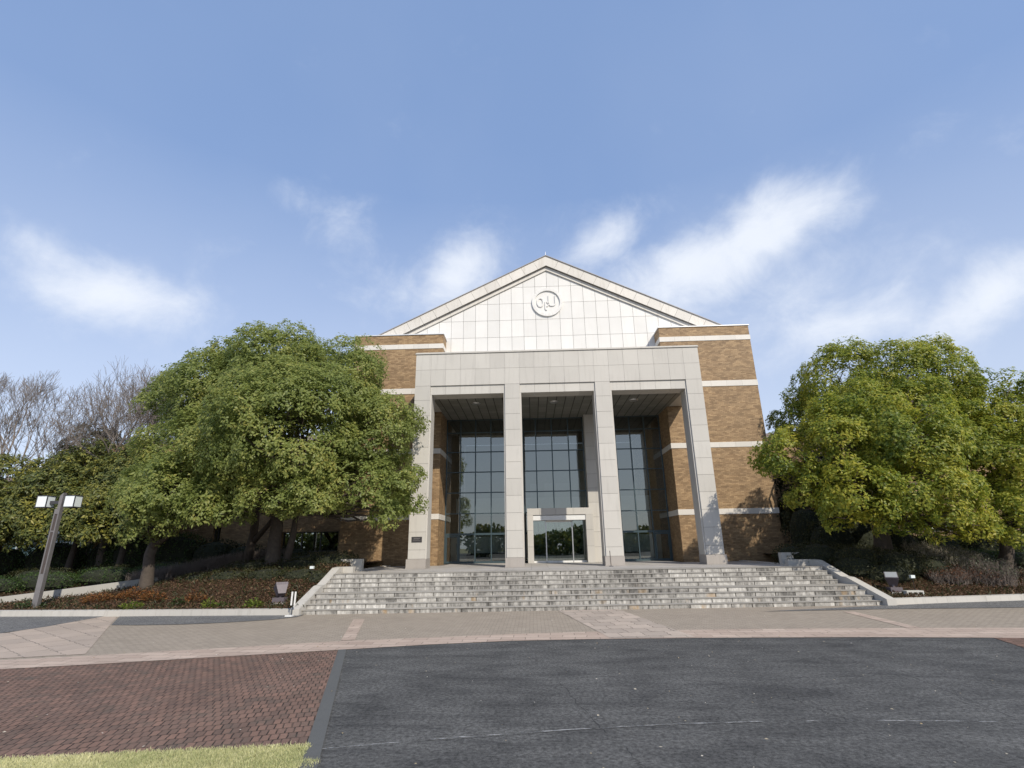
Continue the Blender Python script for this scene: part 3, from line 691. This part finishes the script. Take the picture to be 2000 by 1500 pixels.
MB().box(-6.8, -2.5, 8.3, 8.5, 1.195, 2.75).build('partition', INLIGHT, inn); MB().box(2.6, 6.65, 8.3, 8.5, 1.195, 2.75).build('partition', INLIGHT, inn)
MB().box(-5.7, -3.3, 7.6, 8.1, 1.195, 1.75).build('bench', INDARK, inn); MB().box(3.4, 5.2, 7.6, 8.1, 1.195, 1.7).build('bench', INDARK, inn)
# plaque on the left column
pq = MB().box(-7.46, -6.95, -.02, -.001, 2.42, 2.68).build('plaque', BRONZE, hall)
MB().box(-7.39, -7.02, -.0245, -.0205, 2.50, 2.515).box(-7.39, -7.1, -.0245, -.0205, 2.55, 2.56).box(-7.36, -7.05, -.0245, -.0205, 2.59, 2.62).build('plaque_relief', POSTGREY, pq)

# lower brick wings either side
def wing(x0, x1, y, top, wins, label):
    t = thing('brick_wing', label, 'building', ((x0+x1)/2, y, 0))
    cuts = sorted(wins); mb = MB(); x = x0
    for a, b, z0, z1 in cuts:
        if a > x: mb.box(x, a, y, y+.4, 0, top)
        mb.box(a, b, y+.001, y+.4, 0, z0); mb.box(a, b, y+.001, y+.4, z1, top); x = b
    mb.box(x, x1, y, y+.4, 0, top); mb.box(x0+.001, x1-.001, y+.401, y+9, 0, top-.002)
    mb.build('wall', BRICK, t)
    for a, b, z0, z1 in cuts:
        w = MB().box(a, b, y+.25, y+.27, z0, z1).build('window', GLASS, t)
        m = MB(); k = max(2, int((b-a)/1.2))
        for i in range(k+1):
            xx = a+(b-a)*i/k; m.box(max(a, xx-.03), min(b, xx+.03), y+.2, y+.3, z0, z1)
        m.box(a, b, y+.19, y+.199, z0, z0+.06).box(a, b, y+.19, y+.199, z1-.06, z1)
        m.build('frame', DARKMETAL, w)
    MB().box(x0-.05, x1, y-.03, y+.35, top, top+.35).build('parapet', BRICK, t)
    MB().hexa([(x0-.3, y+.36, top+.001), (x1-.01, y+.36, top+.001), (x1-.01, y+9, top+.001), (x0-.3, y+9, top+.001), (x0-.3, y+4, top+1.5), (x1-.01, y+4, top+1.5), (x1-.01, y+5, top+1.5), (x0-.3, y+5, top+1.5)]).build('roof', HILLROOF, t)
wing(-29.5, -12.47, 7.0, 8.7, [(-17.3, -13.7, 2.0, 3.2), (-21.8, -21.3, 1.6, 3.6)], 'lower brick wing half hidden behind the left tree, with dark strip window')
wing(12.24, 44, 8.4, 8.4, [(22, 26, 2.6, 3.6)], 'lower brick wing hidden behind the right hand trees')

# far building on the left
fb = thing('glass_building', 'low distant building with teal glass and white frames beyond the left trees', 'building', (-39, 15, 0))
MB().box(-50, -30.2, 15.4, 26, 0, 6.0).build('wall', CONCRETE, fb)
gp = MB().box(-49, -33.0, 15.2, 15.25, .9, 3.9).build('window', plain('teal_glass', (.16, .26, .27), .1), fb)
mb = MB()
for x in np.arange(-49, -32.9, 1.6): mb.box(x-.05, x+.05, 15.12, 15.19, .9, 3.9)
for z in (.9, 1.9, 2.9, 3.9): mb.box(-49, -33, 15.09, 15.118, z-.05, z+.05)
mb.build('frame', WHITE, gp)
MB().hexa([(-51, 14.6, 6.0), (-29.6, 14.6, 6.0), (-29.6, 27, 6.0), (-51, 27, 6.0), (-48, 18, 8.6), (-33, 18, 8.6), (-33, 24, 8.6), (-48, 24, 8.6)]).build('roof', HILLROOF, fb)

# ------------------------------------------------------------------ trees
def limb(mb, p0, p1, r0, r1, n=6, k=5, wob=.12, sag=0.):
    p0, p1 = Vector(p0), Vector(p1); L_ = (p1-p0).length; pts, rr = [], []
    for i in range(k+1):
        t = i/k; q = p0.lerp(p1, t); q.z += sag*math.sin(t*math.pi)*L_
        if 0 < i < k: q += Vector([random.gauss(0, wob*L_/k) for _ in range(3)])
        pts.append(q); rr.append(r0+(r1-r0)*t)
    mb.tube(pts, rr, n); return pts
def broadleaf(name, label, cat, base_, fork, lobes, leaf, tr=.26, dens=13.5, k=9, ll=.140, lw=.080, group='broadleaf trees beside the steps', extra=(), sub=.40):
    t = thing(name, label, cat, base_, group)
    mb = MB(); b, f = Vector(base_), Vector(fork)
    mb.tube([b-Vector((0, 0, .3)), b+Vector((0, 0, .05)), b.lerp(f, .35)+Vector((random.gauss(0, .04), 0, 0)), b.lerp(f, .7)+Vector((random.gauss(0, .06), 0, 0)), f], [tr*1.5, tr*1.2, tr, tr*.92, tr*.85], 10)
    for (q0, q1, rr) in extra: mb.tube([q0, Vector(q0).lerp(Vector(q1), .5)+Vector((.08, 0, 0)), q1], [rr*1.3, rr, rr*.8], 8)
    C_, U_2 = [], []
    LB = np.array(lobes)
    for li, (x, y, z, r) in enumerate(lobes):
        c = Vector((x, y, z)); mid = f.lerp(c, .45)+Vector((0, 0, -.1*r))
        limb(mb, f-Vector((0, 0, random.uniform(0, .4))), mid, tr*.55, tr*.30, 6); 
        K = int(9+r*5.5); D = sph(K*2); D = D[D[:, 2] > -.75][:K]
        cc = np.array((x, y, z))+D*r*rng.uniform(.66, .78, (len(D), 1)); sr = r*sub*rng.uniform(.78, 1.15, len(D))
        for j in range(0, len(D), 2): limb(mb, mid, Vector(cc[j]), tr*.2, .012, 4, 3, .2)
        for j in range(len(D)):
            M = max(4, int(dens*7.5*sr[j]**2)); dd = sph(M*3)
            dd = dd[((dd*D[j]).sum(1) > -.25) & (dd[:, 2] > -.55)][:M]
            C_.append(cc[j]+dd*sr[j]*rng.uniform(.82, 1.1, (len(dd), 1))); U_2.append(dd*.85+D[j]*.40+np.array((0, 0, .42)))
    for x, y, z, r in lobes:      # inner foliage that keeps the crown from being see-through
        q = int(55*r**2); d = sph(q)*r*rng.uniform(.50, .66, (q, 1)); C_.append(np.array((x, y, z))+d); U_2.append(d*.3+np.array((0, 0, 1.)))
    C_ = np.concatenate(C_); U_2 = np.concatenate(U_2)
    ok = np.ones(len(C_), bool)
    for x, y, z, r in lobes: ok &= np.linalg.norm(C_-np.array((x, y, z)), axis=1) > r*.50
    hole = np.sin(C_[:, 0]*1.9+C_[:, 2]*.8)+np.sin(C_[:, 2]*2.3-C_[:, 1]*1.1)+np.sin(C_[:, 1]*1.7+C_[:, 0]*.7)
    ok &= (hole > -1.8) | (rng.uniform(size=len(C_)) < .4)
    C_, U_2 = C_[ok], U_2[ok]
    mb.build('trunk', BARK, t, True)
    leaves('crown', *tufts(C_, U_2, k, ll, lw)[:3], ll*rng.uniform(.6, 1.4, len(C_)*k), lw*rng.uniform(.65, 1.3, len(C_)*k), leaf, t)
    return t
A_ = [(-14.46,-1.50,10.30,2.80),(-17.59,-1.00,9.70,2.67),(-11.47,-1.50,9.80,2.86),(-8.94,-2.00,7.52,2.11),(-7.54,-3.00,4.71,1.42),(-12.61,-3.50,7.17,3.27),(-16.07,-3.00,6.03,2.60),(-9.53,-3.00,4.86,1.73),(-7.85,-3.30,3.47,.80),(-12.48,-4.50,4.44,1.34),(-10.95,-4.00,4.56,1.37),(-14.32,1.50,11.5,2.3),(-17.96,1.50,11.3,2.1),(-20.55,0,9.48,1.71),(-19.87,-1.0,7.32,1.56),(-14.36,-4.0,4.09,1.10)]
B_ = [(-17.48,-4.00,4.47,1.78),(-17.93,-4.00,3.30,1.10),(-15.46,-4.20,3.99,1.14),(-19.54,-3.00,5.28,.89),(-17.07,-3.50,5.41,1.38),(-19.08,-1.50,4.96,1.99)]
R_1 = [(17.80,.80,10.56,2.34),(16.11,2.20,10.31,2.54),(14.30,3.60,9.00,1.80),(13.60,3.60,8.45,1.25),(20.12,.80,10.20,2.19),(10.08,-2.60,5.66,1.52),(12.19,-3.00,6.00,2.27),(14.27,-3.80,6.26,2.30),(11.75,-4.50,3.98,1.61),(14.18,-4.50,4.04,1.86),(13.03,-4.50,2.96,1.02),(16.26,-3.60,3.56,1.32),(18.82,-1.50,6.60,1.93),(10.76,-2.80,4.37,1.23),(16.62,-3.60,2.63,.80),(11.29,-4.00,3.32,1.01),(18.64,3.20,9.31,2.65),(20.40,3.00,7.74,2.72),(15.18,2.50,8.33,2.00),(14.22,-2.20,8.03,1.68),(16.78,-2.20,7.97,1.67),(15.35,-3.80,2.65,.83)]
S_ = [(21.08,-1.00,8.55,1.81),(22.34,-1.00,7.50,2.10),(20.07,-2.00,5.54,2.09),(20.91,-2.50,4.32,2.46),(18.62,-3.00,2.82,1.34),(25.23,0,8.32,2.32),(24.72,-1.0,6.08,2.42)]
broadleaf('broadleaf_tree', 'huge rounded green tree reaching over the left brick tower', 'tree', (-13.54, -1.5, 1.45), (-13.6, -1.6, 4.0), A_, LEAF_A, .30, extra=[((-13.0, -1.4, 1.4), (-12.7, -1.4, 4.2), .15), ((-15.6, 0, 1.4), (-15.3, -.2, 4.4), .20), ((-15.3, -.1, 2.6), (-13.7, -1.2, 4.0), .11)])
broadleaf('broadleaf_tree', 'smaller low green tree with its own trunk left of the huge tree', 'tree', (-18.28, -3.0, .8), (-18.1, -3.2, 2.6), B_, LEAF_A, .24)
broadleaf('broadleaf_tree', 'big yellow green tree on the right in front of the brick wing', 'tree', (14.04, -1.5, 1.5), (14.2, -1.6, 3.4), R_1, LEAF_R, .34, sub=.34)
broadleaf('broadleaf_tree', 'rounded green tree at the right edge, partly behind the big yellow green tree', 'tree', (19.48, -1.0, .9), (20.0, -1.2, 2.7), S_, LEAF_R, .26, sub=.34)

def bare_tree(label, base_, h, spread, seed, tr=.22, name='bare_tree'):
    random.seed(seed); t = thing(name, label, 'tree', base_, 'leafless trees at the left'); mb = MB(); lim = MB()
    def grow(p, d, L_, r, depth):
        k = 3; pts = [p]; q = p.copy()
        for i in range(k):
            d = (d+Vector((random.gauss(0, .13), random.gauss(0, .13), random.gauss(.05, .08)))).normalized(); q = q+d*L_/k; pts.append(q)
        mb_ = mb if depth < 1 else lim
        mb_.tube(pts, [r, r*.88, r*.76, r*.66], 6 if depth < 2 else (4 if depth < 4 else 3), False)
        if depth >= 8 or (depth >= 7 and random.random() < .3): return
        n = 3 if depth < 3 else random.choice((2, 3, 3))
        for j in range(n):
            a = random.uniform(0, 2*math.pi); s = random.uniform(.30, .62)*spread
            ax = d.orthogonal().normalized(); ax.rotate(Matrix.Rotation(a, 3, d))
            nd = (d*math.cos(s)+ax*math.sin(s)); nd.z += .16; nd.normalize()
            grow(q if j < 2 else pts[2], nd, L_*random.uniform(.66, .86), max(.009, r*random.uniform(.50, .66)), depth+1)
    grow(Vector(base_)-Vector((0, 0, .2)), Vector((random.gauss(0, .05), 0, 1)).normalized(), h*.24, tr, 0)
    mb.build('trunk', PALEBARK, t, True); lim.build('crown', PALEBARK, t)
    random.seed(seed+99); return t
bare_tree('tall leafless tree with fine purplish twigs behind the smaller green tree', (-28.3, 6.5, 1.0), 17.0, .95, 12, .26)
bare_tree('leafless tree of many fine branches at the far left edge', (-34.9, 6.0, .8), 16.2, .98, 23, .24)
bare_tree('leafless tree leaning between the two other bare trees', (-31.2, 8.5, .8), 16.6, .98, 31, .22)

def dull_tree(label, base_, lobes, leaf=LEAF_D, tr=.18, name='evergreen_tree'):
    return broadleaf(name, label, 'tree', base_, (base_[0]+.2, base_[1], base_[2]+2.4), lobes, leaf, tr, dens=5, k=10, ll=.22, lw=.09, group='evergreen trees in the background')
dull_tree('olive evergreen tree with dark trunk just behind the lamp post', (-29.0, 5.0, .9), [(-29.5, 4, 5.0, 2.2), (-28.0, 3.5, 4.2, 1.9), (-31.0, 4, 4.3, 2.0), (-29.2, 5, 7.0, 1.9), (-27.2, 4.6, 5.6, 1.8), (-31.4, 5, 6.2, 1.7), (-28.6, 2.6, 3.6, 1.3)])
dull_tree('olive evergreen tree between the lamp post and the smaller green tree', (-25.2, 4.0, .9), [(-25.3, 3.2, 4.8, 2.0), (-23.6, 3, 4.2, 1.7), (-26.8, 3.4, 4.2, 1.8), (-24.6, 4, 6.6, 2.0), (-22.9, 3.6, 5.4, 1.6), (-26.4, 4.4, 6.4, 1.7), (-25.0, 2.0, 3.4, 1.2)])
dull_tree('dark olive tree at the far left below the bare branches', (-33.8, 5.0, .8), [(-33.8, 4, 4.4, 2.2), (-35.8, 4, 4.0, 2.2), (-32.2, 4, 3.7, 1.7), (-34.5, 5, 6.2, 1.9), (-37.2, 4.5, 5.4, 2.0)])
dull_tree('brownish evergreen crown rising behind the bare branches', (-34.2, 12.0, .4), [(-35.0, 11.5, 9.9, 1.9), (-36.2, 11.5, 7.9, 2.0), (-32.8, 11.5, 8.6, 1.9), (-38.6, 12, 7.2, 1.8), (-34, 12, 6.4, 2.4), (-30.6, 12, 7.2, 1.9)], leafmat('brownish_leaf', [(0., (.05, .052, .024)), (.5, (.09, .082, .038)), (1., (.14, .115, .055))], .25))
dull_tree('very dark evergreen shrub tree between the right brick tower and the big tree', (14.6, 4.0, 1.4), [(13.6, 3.8, 3.6, 1.5), (15.4, 4, 3.8, 1.6), (17.2, 4.4, 3.9, 1.5), (14.4, 4.5, 5.2, 1.6), (16.4, 5.0, 5.8, 1.7)], LEAF_H)

# ------------------------------------------------------------------ hedges and low planting
def hedge(label, blobs, leaf=LEAF_H, n=900, ll=.075, lw=.04, name='hedge', core=True):
    """blobs: (x, y, zc, rx, ry, rz)"""
    b0 = blobs[0]; t = thing(name, label, 'hedge', (b0[0], b0[1], float(hbed(b0[0], b0[1]))))
    P_, D_ = [], []
    cm = MB()
    for x, y, z, rx, ry, rz in blobs:
        q = int(n*(rx*ry+rx*rz+ry*rz)); d = sph(q); d = d[d[:, 2] > -.45]; dd = np.sign(d)*np.abs(d)**.8
        P_.append(np.array((x, y, z))+dd*np.array((rx, ry, rz))*rng.uniform(.86, 1.06, (len(d), 1))); D_.append(d)
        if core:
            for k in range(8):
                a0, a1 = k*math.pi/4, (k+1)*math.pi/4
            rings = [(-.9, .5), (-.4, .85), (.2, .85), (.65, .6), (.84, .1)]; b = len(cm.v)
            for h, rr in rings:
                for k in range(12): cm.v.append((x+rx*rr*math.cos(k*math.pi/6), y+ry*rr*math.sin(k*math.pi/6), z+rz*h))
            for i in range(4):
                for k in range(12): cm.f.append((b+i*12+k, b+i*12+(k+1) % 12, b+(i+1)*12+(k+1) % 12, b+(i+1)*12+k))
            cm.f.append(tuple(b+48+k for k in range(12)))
    P_ = np.concatenate(P_); D_ = np.concatenate(D_); A2 = D_*.5+sph(len(P_))+np.array((0, 0, .35))
    leaves('foliage', P_, A2, unit(D_+sph(len(P_))*.6), ll*rng.uniform(.7, 1.3, len(P_)), lw*rng.uniform(.7, 1.3, len(P_)), leaf, t)
    if core: cm.build('stems_or_core', HEDGECORE, t)  # solid dark body inside the leaves, added to block the view through
    return t
hedge('clipped dark hedge with rounded end beside the top of the left side wall', [(-10.9, -.9, 1.45, 1.15, 1.1, .62), (-12.2, -.5, 1.45, 1.2, 1.1, .58), (-13.6, -.3, 1.45, 1.1, 1.0, .52)])
hedge('low dark green hedge in the middle of the left bed', [(-11.4, -2.9, .95, 1.3, .8, .50), (-13.0, -2.8, 1.0, 1.3, .8, .48), (-14.7, -2.7, .95, 1.2, .8, .46), (-10.5, -3.2, .85, .75, .8, .45), (-16.2, -2.4, .85, 1.0, .7, .42), (-12.2, -1.6, 1.3, 1.4, .8, .5), (-14.4, -1.5, 1.25, 1.4, .8, .48)], LEAF_H)
hedge('dark mounded hedge sloping beside the right side wall', [(11.3, -1.3, 1.5, 1.2, 1.0, .66), (12.5, -2.0, 1.35, 1.3, 1.0, .66), (13.8, -2.5, 1.2, 1.2, .9, .60), (11.9, -2.8, 1.1, .9, .8, .50), (12.9, -3.2, .85, 1.1, .7, .45), (10.4, -.9, 1.5, .8, .8, .58), (15.0, -2.7, 1.05, .8, .7, .45)])
hedge('tall dark bushes against the right brick tower, behind the mounded hedge', [(13.2, .8, 2.0, 1.2, .9, 1.2), (14.8, 1.2, 2.1, 1.3, .9, 1.3), (16.6, 1.6, 1.9, 1.2, .9, 1.0), (12.9, 2.4, 2.6, 1.0, .9, 1.5)], LEAF_H, 500, .11, .055)
hedge('dense green bushes between the olive trees and the far glass building', [(-31.5, 6.8, 1.7, 2.2, 1.0, 1.3), (-28.0, 7.2, 1.8, 2.0, 1.0, 1.4), (-35.2, 6.6, 1.6, 2.2, 1.0, 1.2), (-25.4, 5.6, 1.9, 1.6, .9, 1.3), (-22.8, 5.4, 2.0, 1.6, .9, 1.2)], LEAF_G, 420, .13, .065)
hedge('dark shrubs along the foot of the left brick wing', [(-20.4, 5.2, 1.9, 1.4, .9, .9), (-18.4, 4.9, 1.8, 1.2, .8, .7), (-15.4, 4.6, 1.75, 1.2, .7, .55)], LEAF_H, 460, .11, .055)
hedge('olive bushes beyond the right edge tree, before the brick wing', [(20.0, 3.6, 1.6, 1.5, .9, 1.0), (22.6, 3.8, 1.7, 1.7, .9, 1.1), (25.4, 4.0, 1.7, 1.8, .9, 1.1), (28, 4.2, 1.7, 1.8, .9, 1.2), (18.0, 3.6, 1.5, 1.3, .8, .9)], LEAF_D, 420, .12, .06)
hedge('bright green clipped hedge row behind the low wall at far left', [(-27.2, -1.4, .75, 1.8, .6, .45), (-25.0, -.6, .85, 1.6, .6, .45), (-22.9, .4, 1.0, 1.6, .6, .45), (-20.9, 1.3, 1.1, 1.4, .6, .45), (-30, -2, .7, 1.8, .6, .45)], LEAF_G)
hedge('dark green hedge farther back at far left, under the olive trees', [(-25.0, 3.2, 1.0, 1.9, .6, .5), (-22, 3.6, 1.2, 1.9, .6, .5), (-28.4, 2.8, .9, 1.9, .6, .5)], LEAF_H)
hedge('green hedge behind the right edge tree', [(20.5, 2.2, 1.2, 1.6, .6, .45), (23.2, 2.4, 1.1, 1.6, .6, .45)], LEAF_G)
def twig_bush(label, blobs, n, m=TWIG, lf=None, name='bare_shrub'):
    b0 = blobs[0]; t = thing(name, label, 'shrub', (b0[0], b0[1], float(hbed(b0[0], b0[1])))); mb = MB(); P_ = []
    for x, y, w, d, h in blobs:
        for i in range(n):
            px, py = x+random.uniform(-w, w), y+random.uniform(-d, d); z = float(hbed(px, py)); p = Vector((px, py, z-.05))
            for b_ in range(3):
                q = p+Vector((random.gauss(0, .16), random.gauss(0, .12), h*random.uniform(.6, 1.1))); m_ = p.lerp(q, .5)+Vector((random.gauss(0, .05), random.gauss(0, .05), 0))
                mb.tube([p, m_, q], [.009, .006, .003], 3, False)
                for c_ in range(3):
                    s_ = p.lerp(q, random.uniform(.4, .9)); e = s_+Vector((random.gauss(0, .13), random.gauss(0, .13), random.uniform(.08, .25))); mb.tube([s_, e], [.005, .002], 3, False); P_.append(e)
    mb.build('stems_or_core', m, t)
    if lf:
        P_ = np.array(P_); leaves('foliage', P_, sph(len(P_))+np.array((0, 0, .3)), sph(len(P_)), .07, .035, lf, t)
    return t
twig_bush('long grey brown leafless hedge in front of the left brick wing', [(-15.6, .4, 1.6, .6, .8), (-18.0, .3, 1.2, .6, .85), (-20.0, 0, 1.0, .6, .8)], 330)
twig_bush('grey tan leafless bush right of the big right trunk', [(16.2, -1.6, .9, .6, .85), (17.6, -1.0, .9, .6, .9)], 260, plain('tan_twig', (.27, .24, .19), .9), leafmat('olive_grey_leaf', [(0., (.07, .08, .04)), (1., (.16, .16, .09))], .2))
twig_bush('dark red leaved shrub patch below the grey bush on the right', [(15.2, -3.2, .6, .4, .5), (16.6, -3.0, .7, .4, .5)], 90, TWIG, leafmat('red_leaf', [(0., (.07, .03, .018)), (1., (.17, .08, .04))], .2))
twig_bush('thin grey green upright shrub near the right edge tree', [(17.4, -3.0, .7, .4, .95)], 90, TWIG, leafmat('grey_leaf', [(0., (.06, .075, .045)), (1., (.13, .15, .09))], .2))
def clump(x, y, r, n, leaf, label, name, h=.35, cat='plant', ll=.13, lw=.045):
    z = float(hbed(x, y)); th = rng.uniform(0, 2*math.pi, n); rr = r*np.sqrt(rng.uniform(0, 1, n))
    P_ = np.c_[x+rr*np.cos(th), y+rr*.7*np.sin(th), z+rng.uniform(.02, h, n)*(1.1-rr/r*.7)]
    A2 = np.c_[np.cos(th), np.sin(th), rng.normal(.35, .4, n)]
    return tag(leaves(name, P_, A2, np.c_[rng.normal(0, .4, (n, 2)), np.ones(n)], ll*rng.uniform(.6, 1.2, n), lw, leaf), label, cat)
for x, y, r, n, lab in ((-18.9, -4.6, .62, 420, 'orange leaved plant right beside the lamp post'), (-17.6, -4.4, .66, 460, 'orange leaved plant left of the smaller tree trunk'), (-16.5, -4.9, .45, 240, 'small orange plant under the smaller tree'), (-14.6, -5.2, .35, 160, 'tiny rust coloured plant in the middle of the left bed')):
    clump(x, y, r, n, LEAF_O, lab, 'orange_plant', .42)
for x, y, r, n, lab in ((-11.75, -6.25, .32, 260, 'bright yellow green fern next to the left floodlight'), (-13.4, -6.2, .28, 170, 'yellow green tuft at the kerb, between fern and orange plants'), (-12.85, -6.25, .16, 80, 'small green tuft right behind the left kerb'), (-16.4, -6.15, .36, 200, 'yellow green tuft at the kerb below the smaller tree'), (-20.9, -5.5, .5, 260, 'grey green low plant left of the lamp post foot'), (-15.0, -5.6, .2, 80, 'tiny green plant in brown litter of left bed')):
    clump(x, y, r, n, LEAF_Y if 'yellow' in lab else LEAF_G, lab, 'low_plant', .34)
# brown litter and dead stalks over both beds
P_ = []
for x0, x1, n, kf in ((-40, -9.9, 42000, kl), (11.2, 40, 30000, kr)):
    x = rng.uniform(x0, x1, n) if x0 > 0 else x1-(x1-x0)*rng.uniform(0, 1, n)**1.5
    if x0 > 0: x = x0+(x1-x0)*rng.uniform(0, 1, n)**1.6
    y = np.array([kf(v) for v in x])+.24+rng.uniform(0, 1, n)**1.3*7.5
    P_.append(np.c_[x, y, hbed(x, y)+np.abs(rng.normal(0, .045, n))])
P_ = np.concatenate(P_); n = len(P_)
stuff(leaves('leaf_litter', P_, np.c_[rng.normal(size=(n, 2)), rng.normal(.15, .45, n)], np.c_[rng.normal(0, .7, (n, 2)), np.ones(n)], rng.uniform(.05, .13, n), rng.uniform(.03, .06, n), LEAF_B), 'brown dead leaves and low ground cover over the planting beds', 'ground cover')
P2 = P_[rng.uniform(size=n) < .22]; P2 = P2+rng.normal(0, .1, P2.shape)*np.array((1, 1, 0)); n2 = len(P2)
stuff(leaves('ground_cover', P2, np.c_[rng.normal(size=(n2, 2)), rng.uniform(.4, 1.6, n2)], sph(n2), rng.uniform(.10, .22, n2), .035, LEAF_H), 'sparse dark green sprigs growing through the brown litter', 'ground cover')

# low wall along the ramp at far left
mb = MB(); W = [(-34, -5.0, .35), (-23.6, -4.1, .50), (-21.6, -2.2, .75), (-19.6, -.4, 1.02)]
for (x0, y0, z0), (x1, y1, z1) in zip(W, W[1:]):
    mb.hexa([(x0, y0, -.1), (x1, y1, -.1), (x1-.1, y1+.2, -.1), (x0-.1, y0+.2, -.1), (x0, y0, z0), (x1, y1, z1), (x1-.1, y1+.2, z1), (x0-.1, y0+.2, z0)])
tag(mb.build('ramp_wall', CONCRETE), 'low pale concrete wall rising beside the path behind the lamp post', 'wall')

# ------------------------------------------------------------------ lamp post, floodlights and small things
lp = thing('lamp_post', 'grey square lamp post with two white box lanterns by the left kerb', 'street lamp', (-20.57, -5.6, .2))
RZ = Matrix.Translation((-20.57, -5.6, 0)) @ Matrix.Rotation(R(4), 4, 'Z')
mb = MB(); mb.box(-.10, .10, -.085, .085, .1, 1.45, RZ).box(-.10, -.055, -.085, .085, 1.452, 3.70, RZ).box(.055, .10, -.085, .085, 1.452, 3.70, RZ).box(-.0545, .0545, -.08, .085, 3.0, 3.06, RZ).box(-.10, .10, -.085, .085, 3.702, 3.9, RZ).box(-.15, .15, -.135, .135, .1, .235, RZ)
mb.hexa([tuple(RZ @ Vector(q)) for q in ((-.02, -.085, 3.902), (.10, -.085, 3.902), (.10, .085, 3.902), (-.02, .085, 3.902), (-.02, -.085, 4.42), (.10, -.085, 4.54), (.10, .085, 4.54), (-.02, .085, 4.42))])
mb.build('post', POSTGREY, lp)
MB().box(-.0545, .0545, -.065, .075, 1.46, 2.998, RZ).box(-.0545, .0545, -.065, .075, 3.062, 3.70, RZ).build('inset', INSET, lp)
for s, a in ((-1, -.60), (1, .48)):
    f = MB()
    x0, x1 = a-.21, a+.21
    for xx in (x0, x1-.03):
        for yy in (-.21, .18): f.box(xx, xx+.03, yy, yy+.03, 3.98, 4.40, RZ)
    f.box(x0-.01, x1+.01, -.22, .22, 4.401, 4.43, RZ).box(x0-.01, x1+.01, -.22, .22, 3.95, 3.979, RZ)
    ar = (x1, -.021) if s < 0 else (.101, x0)
    f.box(*ar, -.05, .05, 4.10, 4.22, RZ)
    ln = f.build('lantern', DARKMETAL, lp)
    MB().box(x0+.008, x1-.008, -.202, .202, 3.982, 4.398, RZ).build('diffuser', LAMPGLASS, ln)
def floodlight(x, y, label, yaw, tilt):
    z = float(hbed(x, y)); t = thing('floodlight', label, 'floodlight', (x, y, z), 'floodlights in the planting beds')
    MB().box(x-.22, x+.22, y-.17, y+.17, z+.03, z+.20).build('footing', LAMPGREY, t); MB().box(x-.24, x+.26, y-.22, y+.2, z-.05, z+.028).build('slab', CONCRETE, t)
    m = Matrix.Translation((x, y, z+.50)) @ Matrix.Rotation(yaw, 4, 'Z') @ Matrix.Rotation(tilt, 4, 'X')
    b = MB(); b.hexa([tuple(m @ Vector(q)) for q in ((-.13, -.12, -.24), (.13, -.12, -.24), (.13, .12, -.24), (-.13, .12, -.24), (-.21, -.19, .08), (.21, -.19, .08), (.21, .19, .08), (-.21, .19, .08))])
    b.box(-.215, .215, -.195, .195, .081, .17, m)
    for k in range(4): b.box(-.12+.08*k-.01, -.12+.08*k+.01, -.205, -.196, .09, .16, m)
    b.tube([(x, y, z+.19), (x, y, z+.42)], .05, 10)
    h = b.build('housing', LAMPGREY, t)
    MB().box(-.19, .19, -.17, .17, .1705, .18, m).build('lens', plain('floodlight_lens', (.33, .35, .37), .25), h)
floodlight(-11.12, -5.55, 'grey box floodlight on a concrete footing left of the steps', R(38), R(-32)); floodlight(12.25, -4.5, 'grey box floodlight with pale lens right of the steps', R(-30), R(30))
ab = MB(); z = float(hbed(12.6, -4.95))+.02; x0 = 12.3
ab.box(x0, x0+.62, -5.12, -4.84, z+.13, z+.18).box(x0, x0+.62, -5.12, -4.84, z, z+.04)
for k in range(4): ab.box(x0+.19*k, x0+.19*k+.05, -5.12, -4.84, z+.041, z+.129)
tag(ab.build('air_brick', stone('pale_block', (.50, .49, .45), .02, .1, .8)), 'pale hollow concrete block lying in front of the right floodlight', 'block')
bp = thing('marker_post', 'thin black marker post with white strips at the left foot of the steps', 'post', (-9.88, -7.2, 0))
MB().tube([(-9.88, -7.2, 0), (-9.87, -7.2, .78)], .014, 8).build('pole', BLACK, bp)
MB().box(-10.06, -9.82, -7.33, -7.17, .005, .06).build('base', WHITE, bp)
MB().box(-9.97, -9.915, -7.18, -7.165, .36, .80).box(-9.855, -9.80, -7.18, -7.165, .36, .80).build('white_strip', WHITE, bp)
for x, y, h, lab in ((-10.85, -3.5, .50, 'small white capped stake light in the left bed'), (13.1, -4.4, .62, 'small white capped stake light behind the right floodlight')):
    z = float(hbed(x, y)); t = thing('stake_light', lab, 'garden light', (x, y, z), 'stake lights in the planting beds')
    MB().tube([(x, y, z-.05), (x, y, z+h-.10)], .012, 6).build('stake', BLACK, t); MB().box(x-.075, x+.075, y-.06, y+.06, z+h-.105, z+h).build('cap', LAMPGLASS, t)
t = thing('slim_pole', 'slim brown pole standing before the third portico column', 'pole', (2.12, -.55, 1.2))
MB().tube([(2.12, -.55, 1.22), (2.10, -.55, 1.90)], .016, 8).build('pole', INSET, t); MB().tube([(2.12, -.55, 1.2), (2.12, -.55, 1.225)], [.11, .09], 14).build('foot', DARKMETAL, t)

# wood across the drive behind the camera, seen only as a reflection in the glass
P_ = []
for i in range(46):
    x = -90+4*i+random.gauss(0, 1.2); h = random.uniform(3.2, 6.2); r = random.uniform(2.6, 4.2)
    d = sph(750); P_.append(np.array((x, -78+random.gauss(0, 3), h*.55))+d*np.array((r, r, h*.55))*rng.uniform(.7, 1.05, (750, 1)))
P_ = np.concatenate(P_)
stuff(leaves('distant_wood', P_, sph(len(P_)), sph(len(P_)), .9, .6, LEAF_D), 'dark line of trees across the drive, mirrored in the glass doors', 'wood')
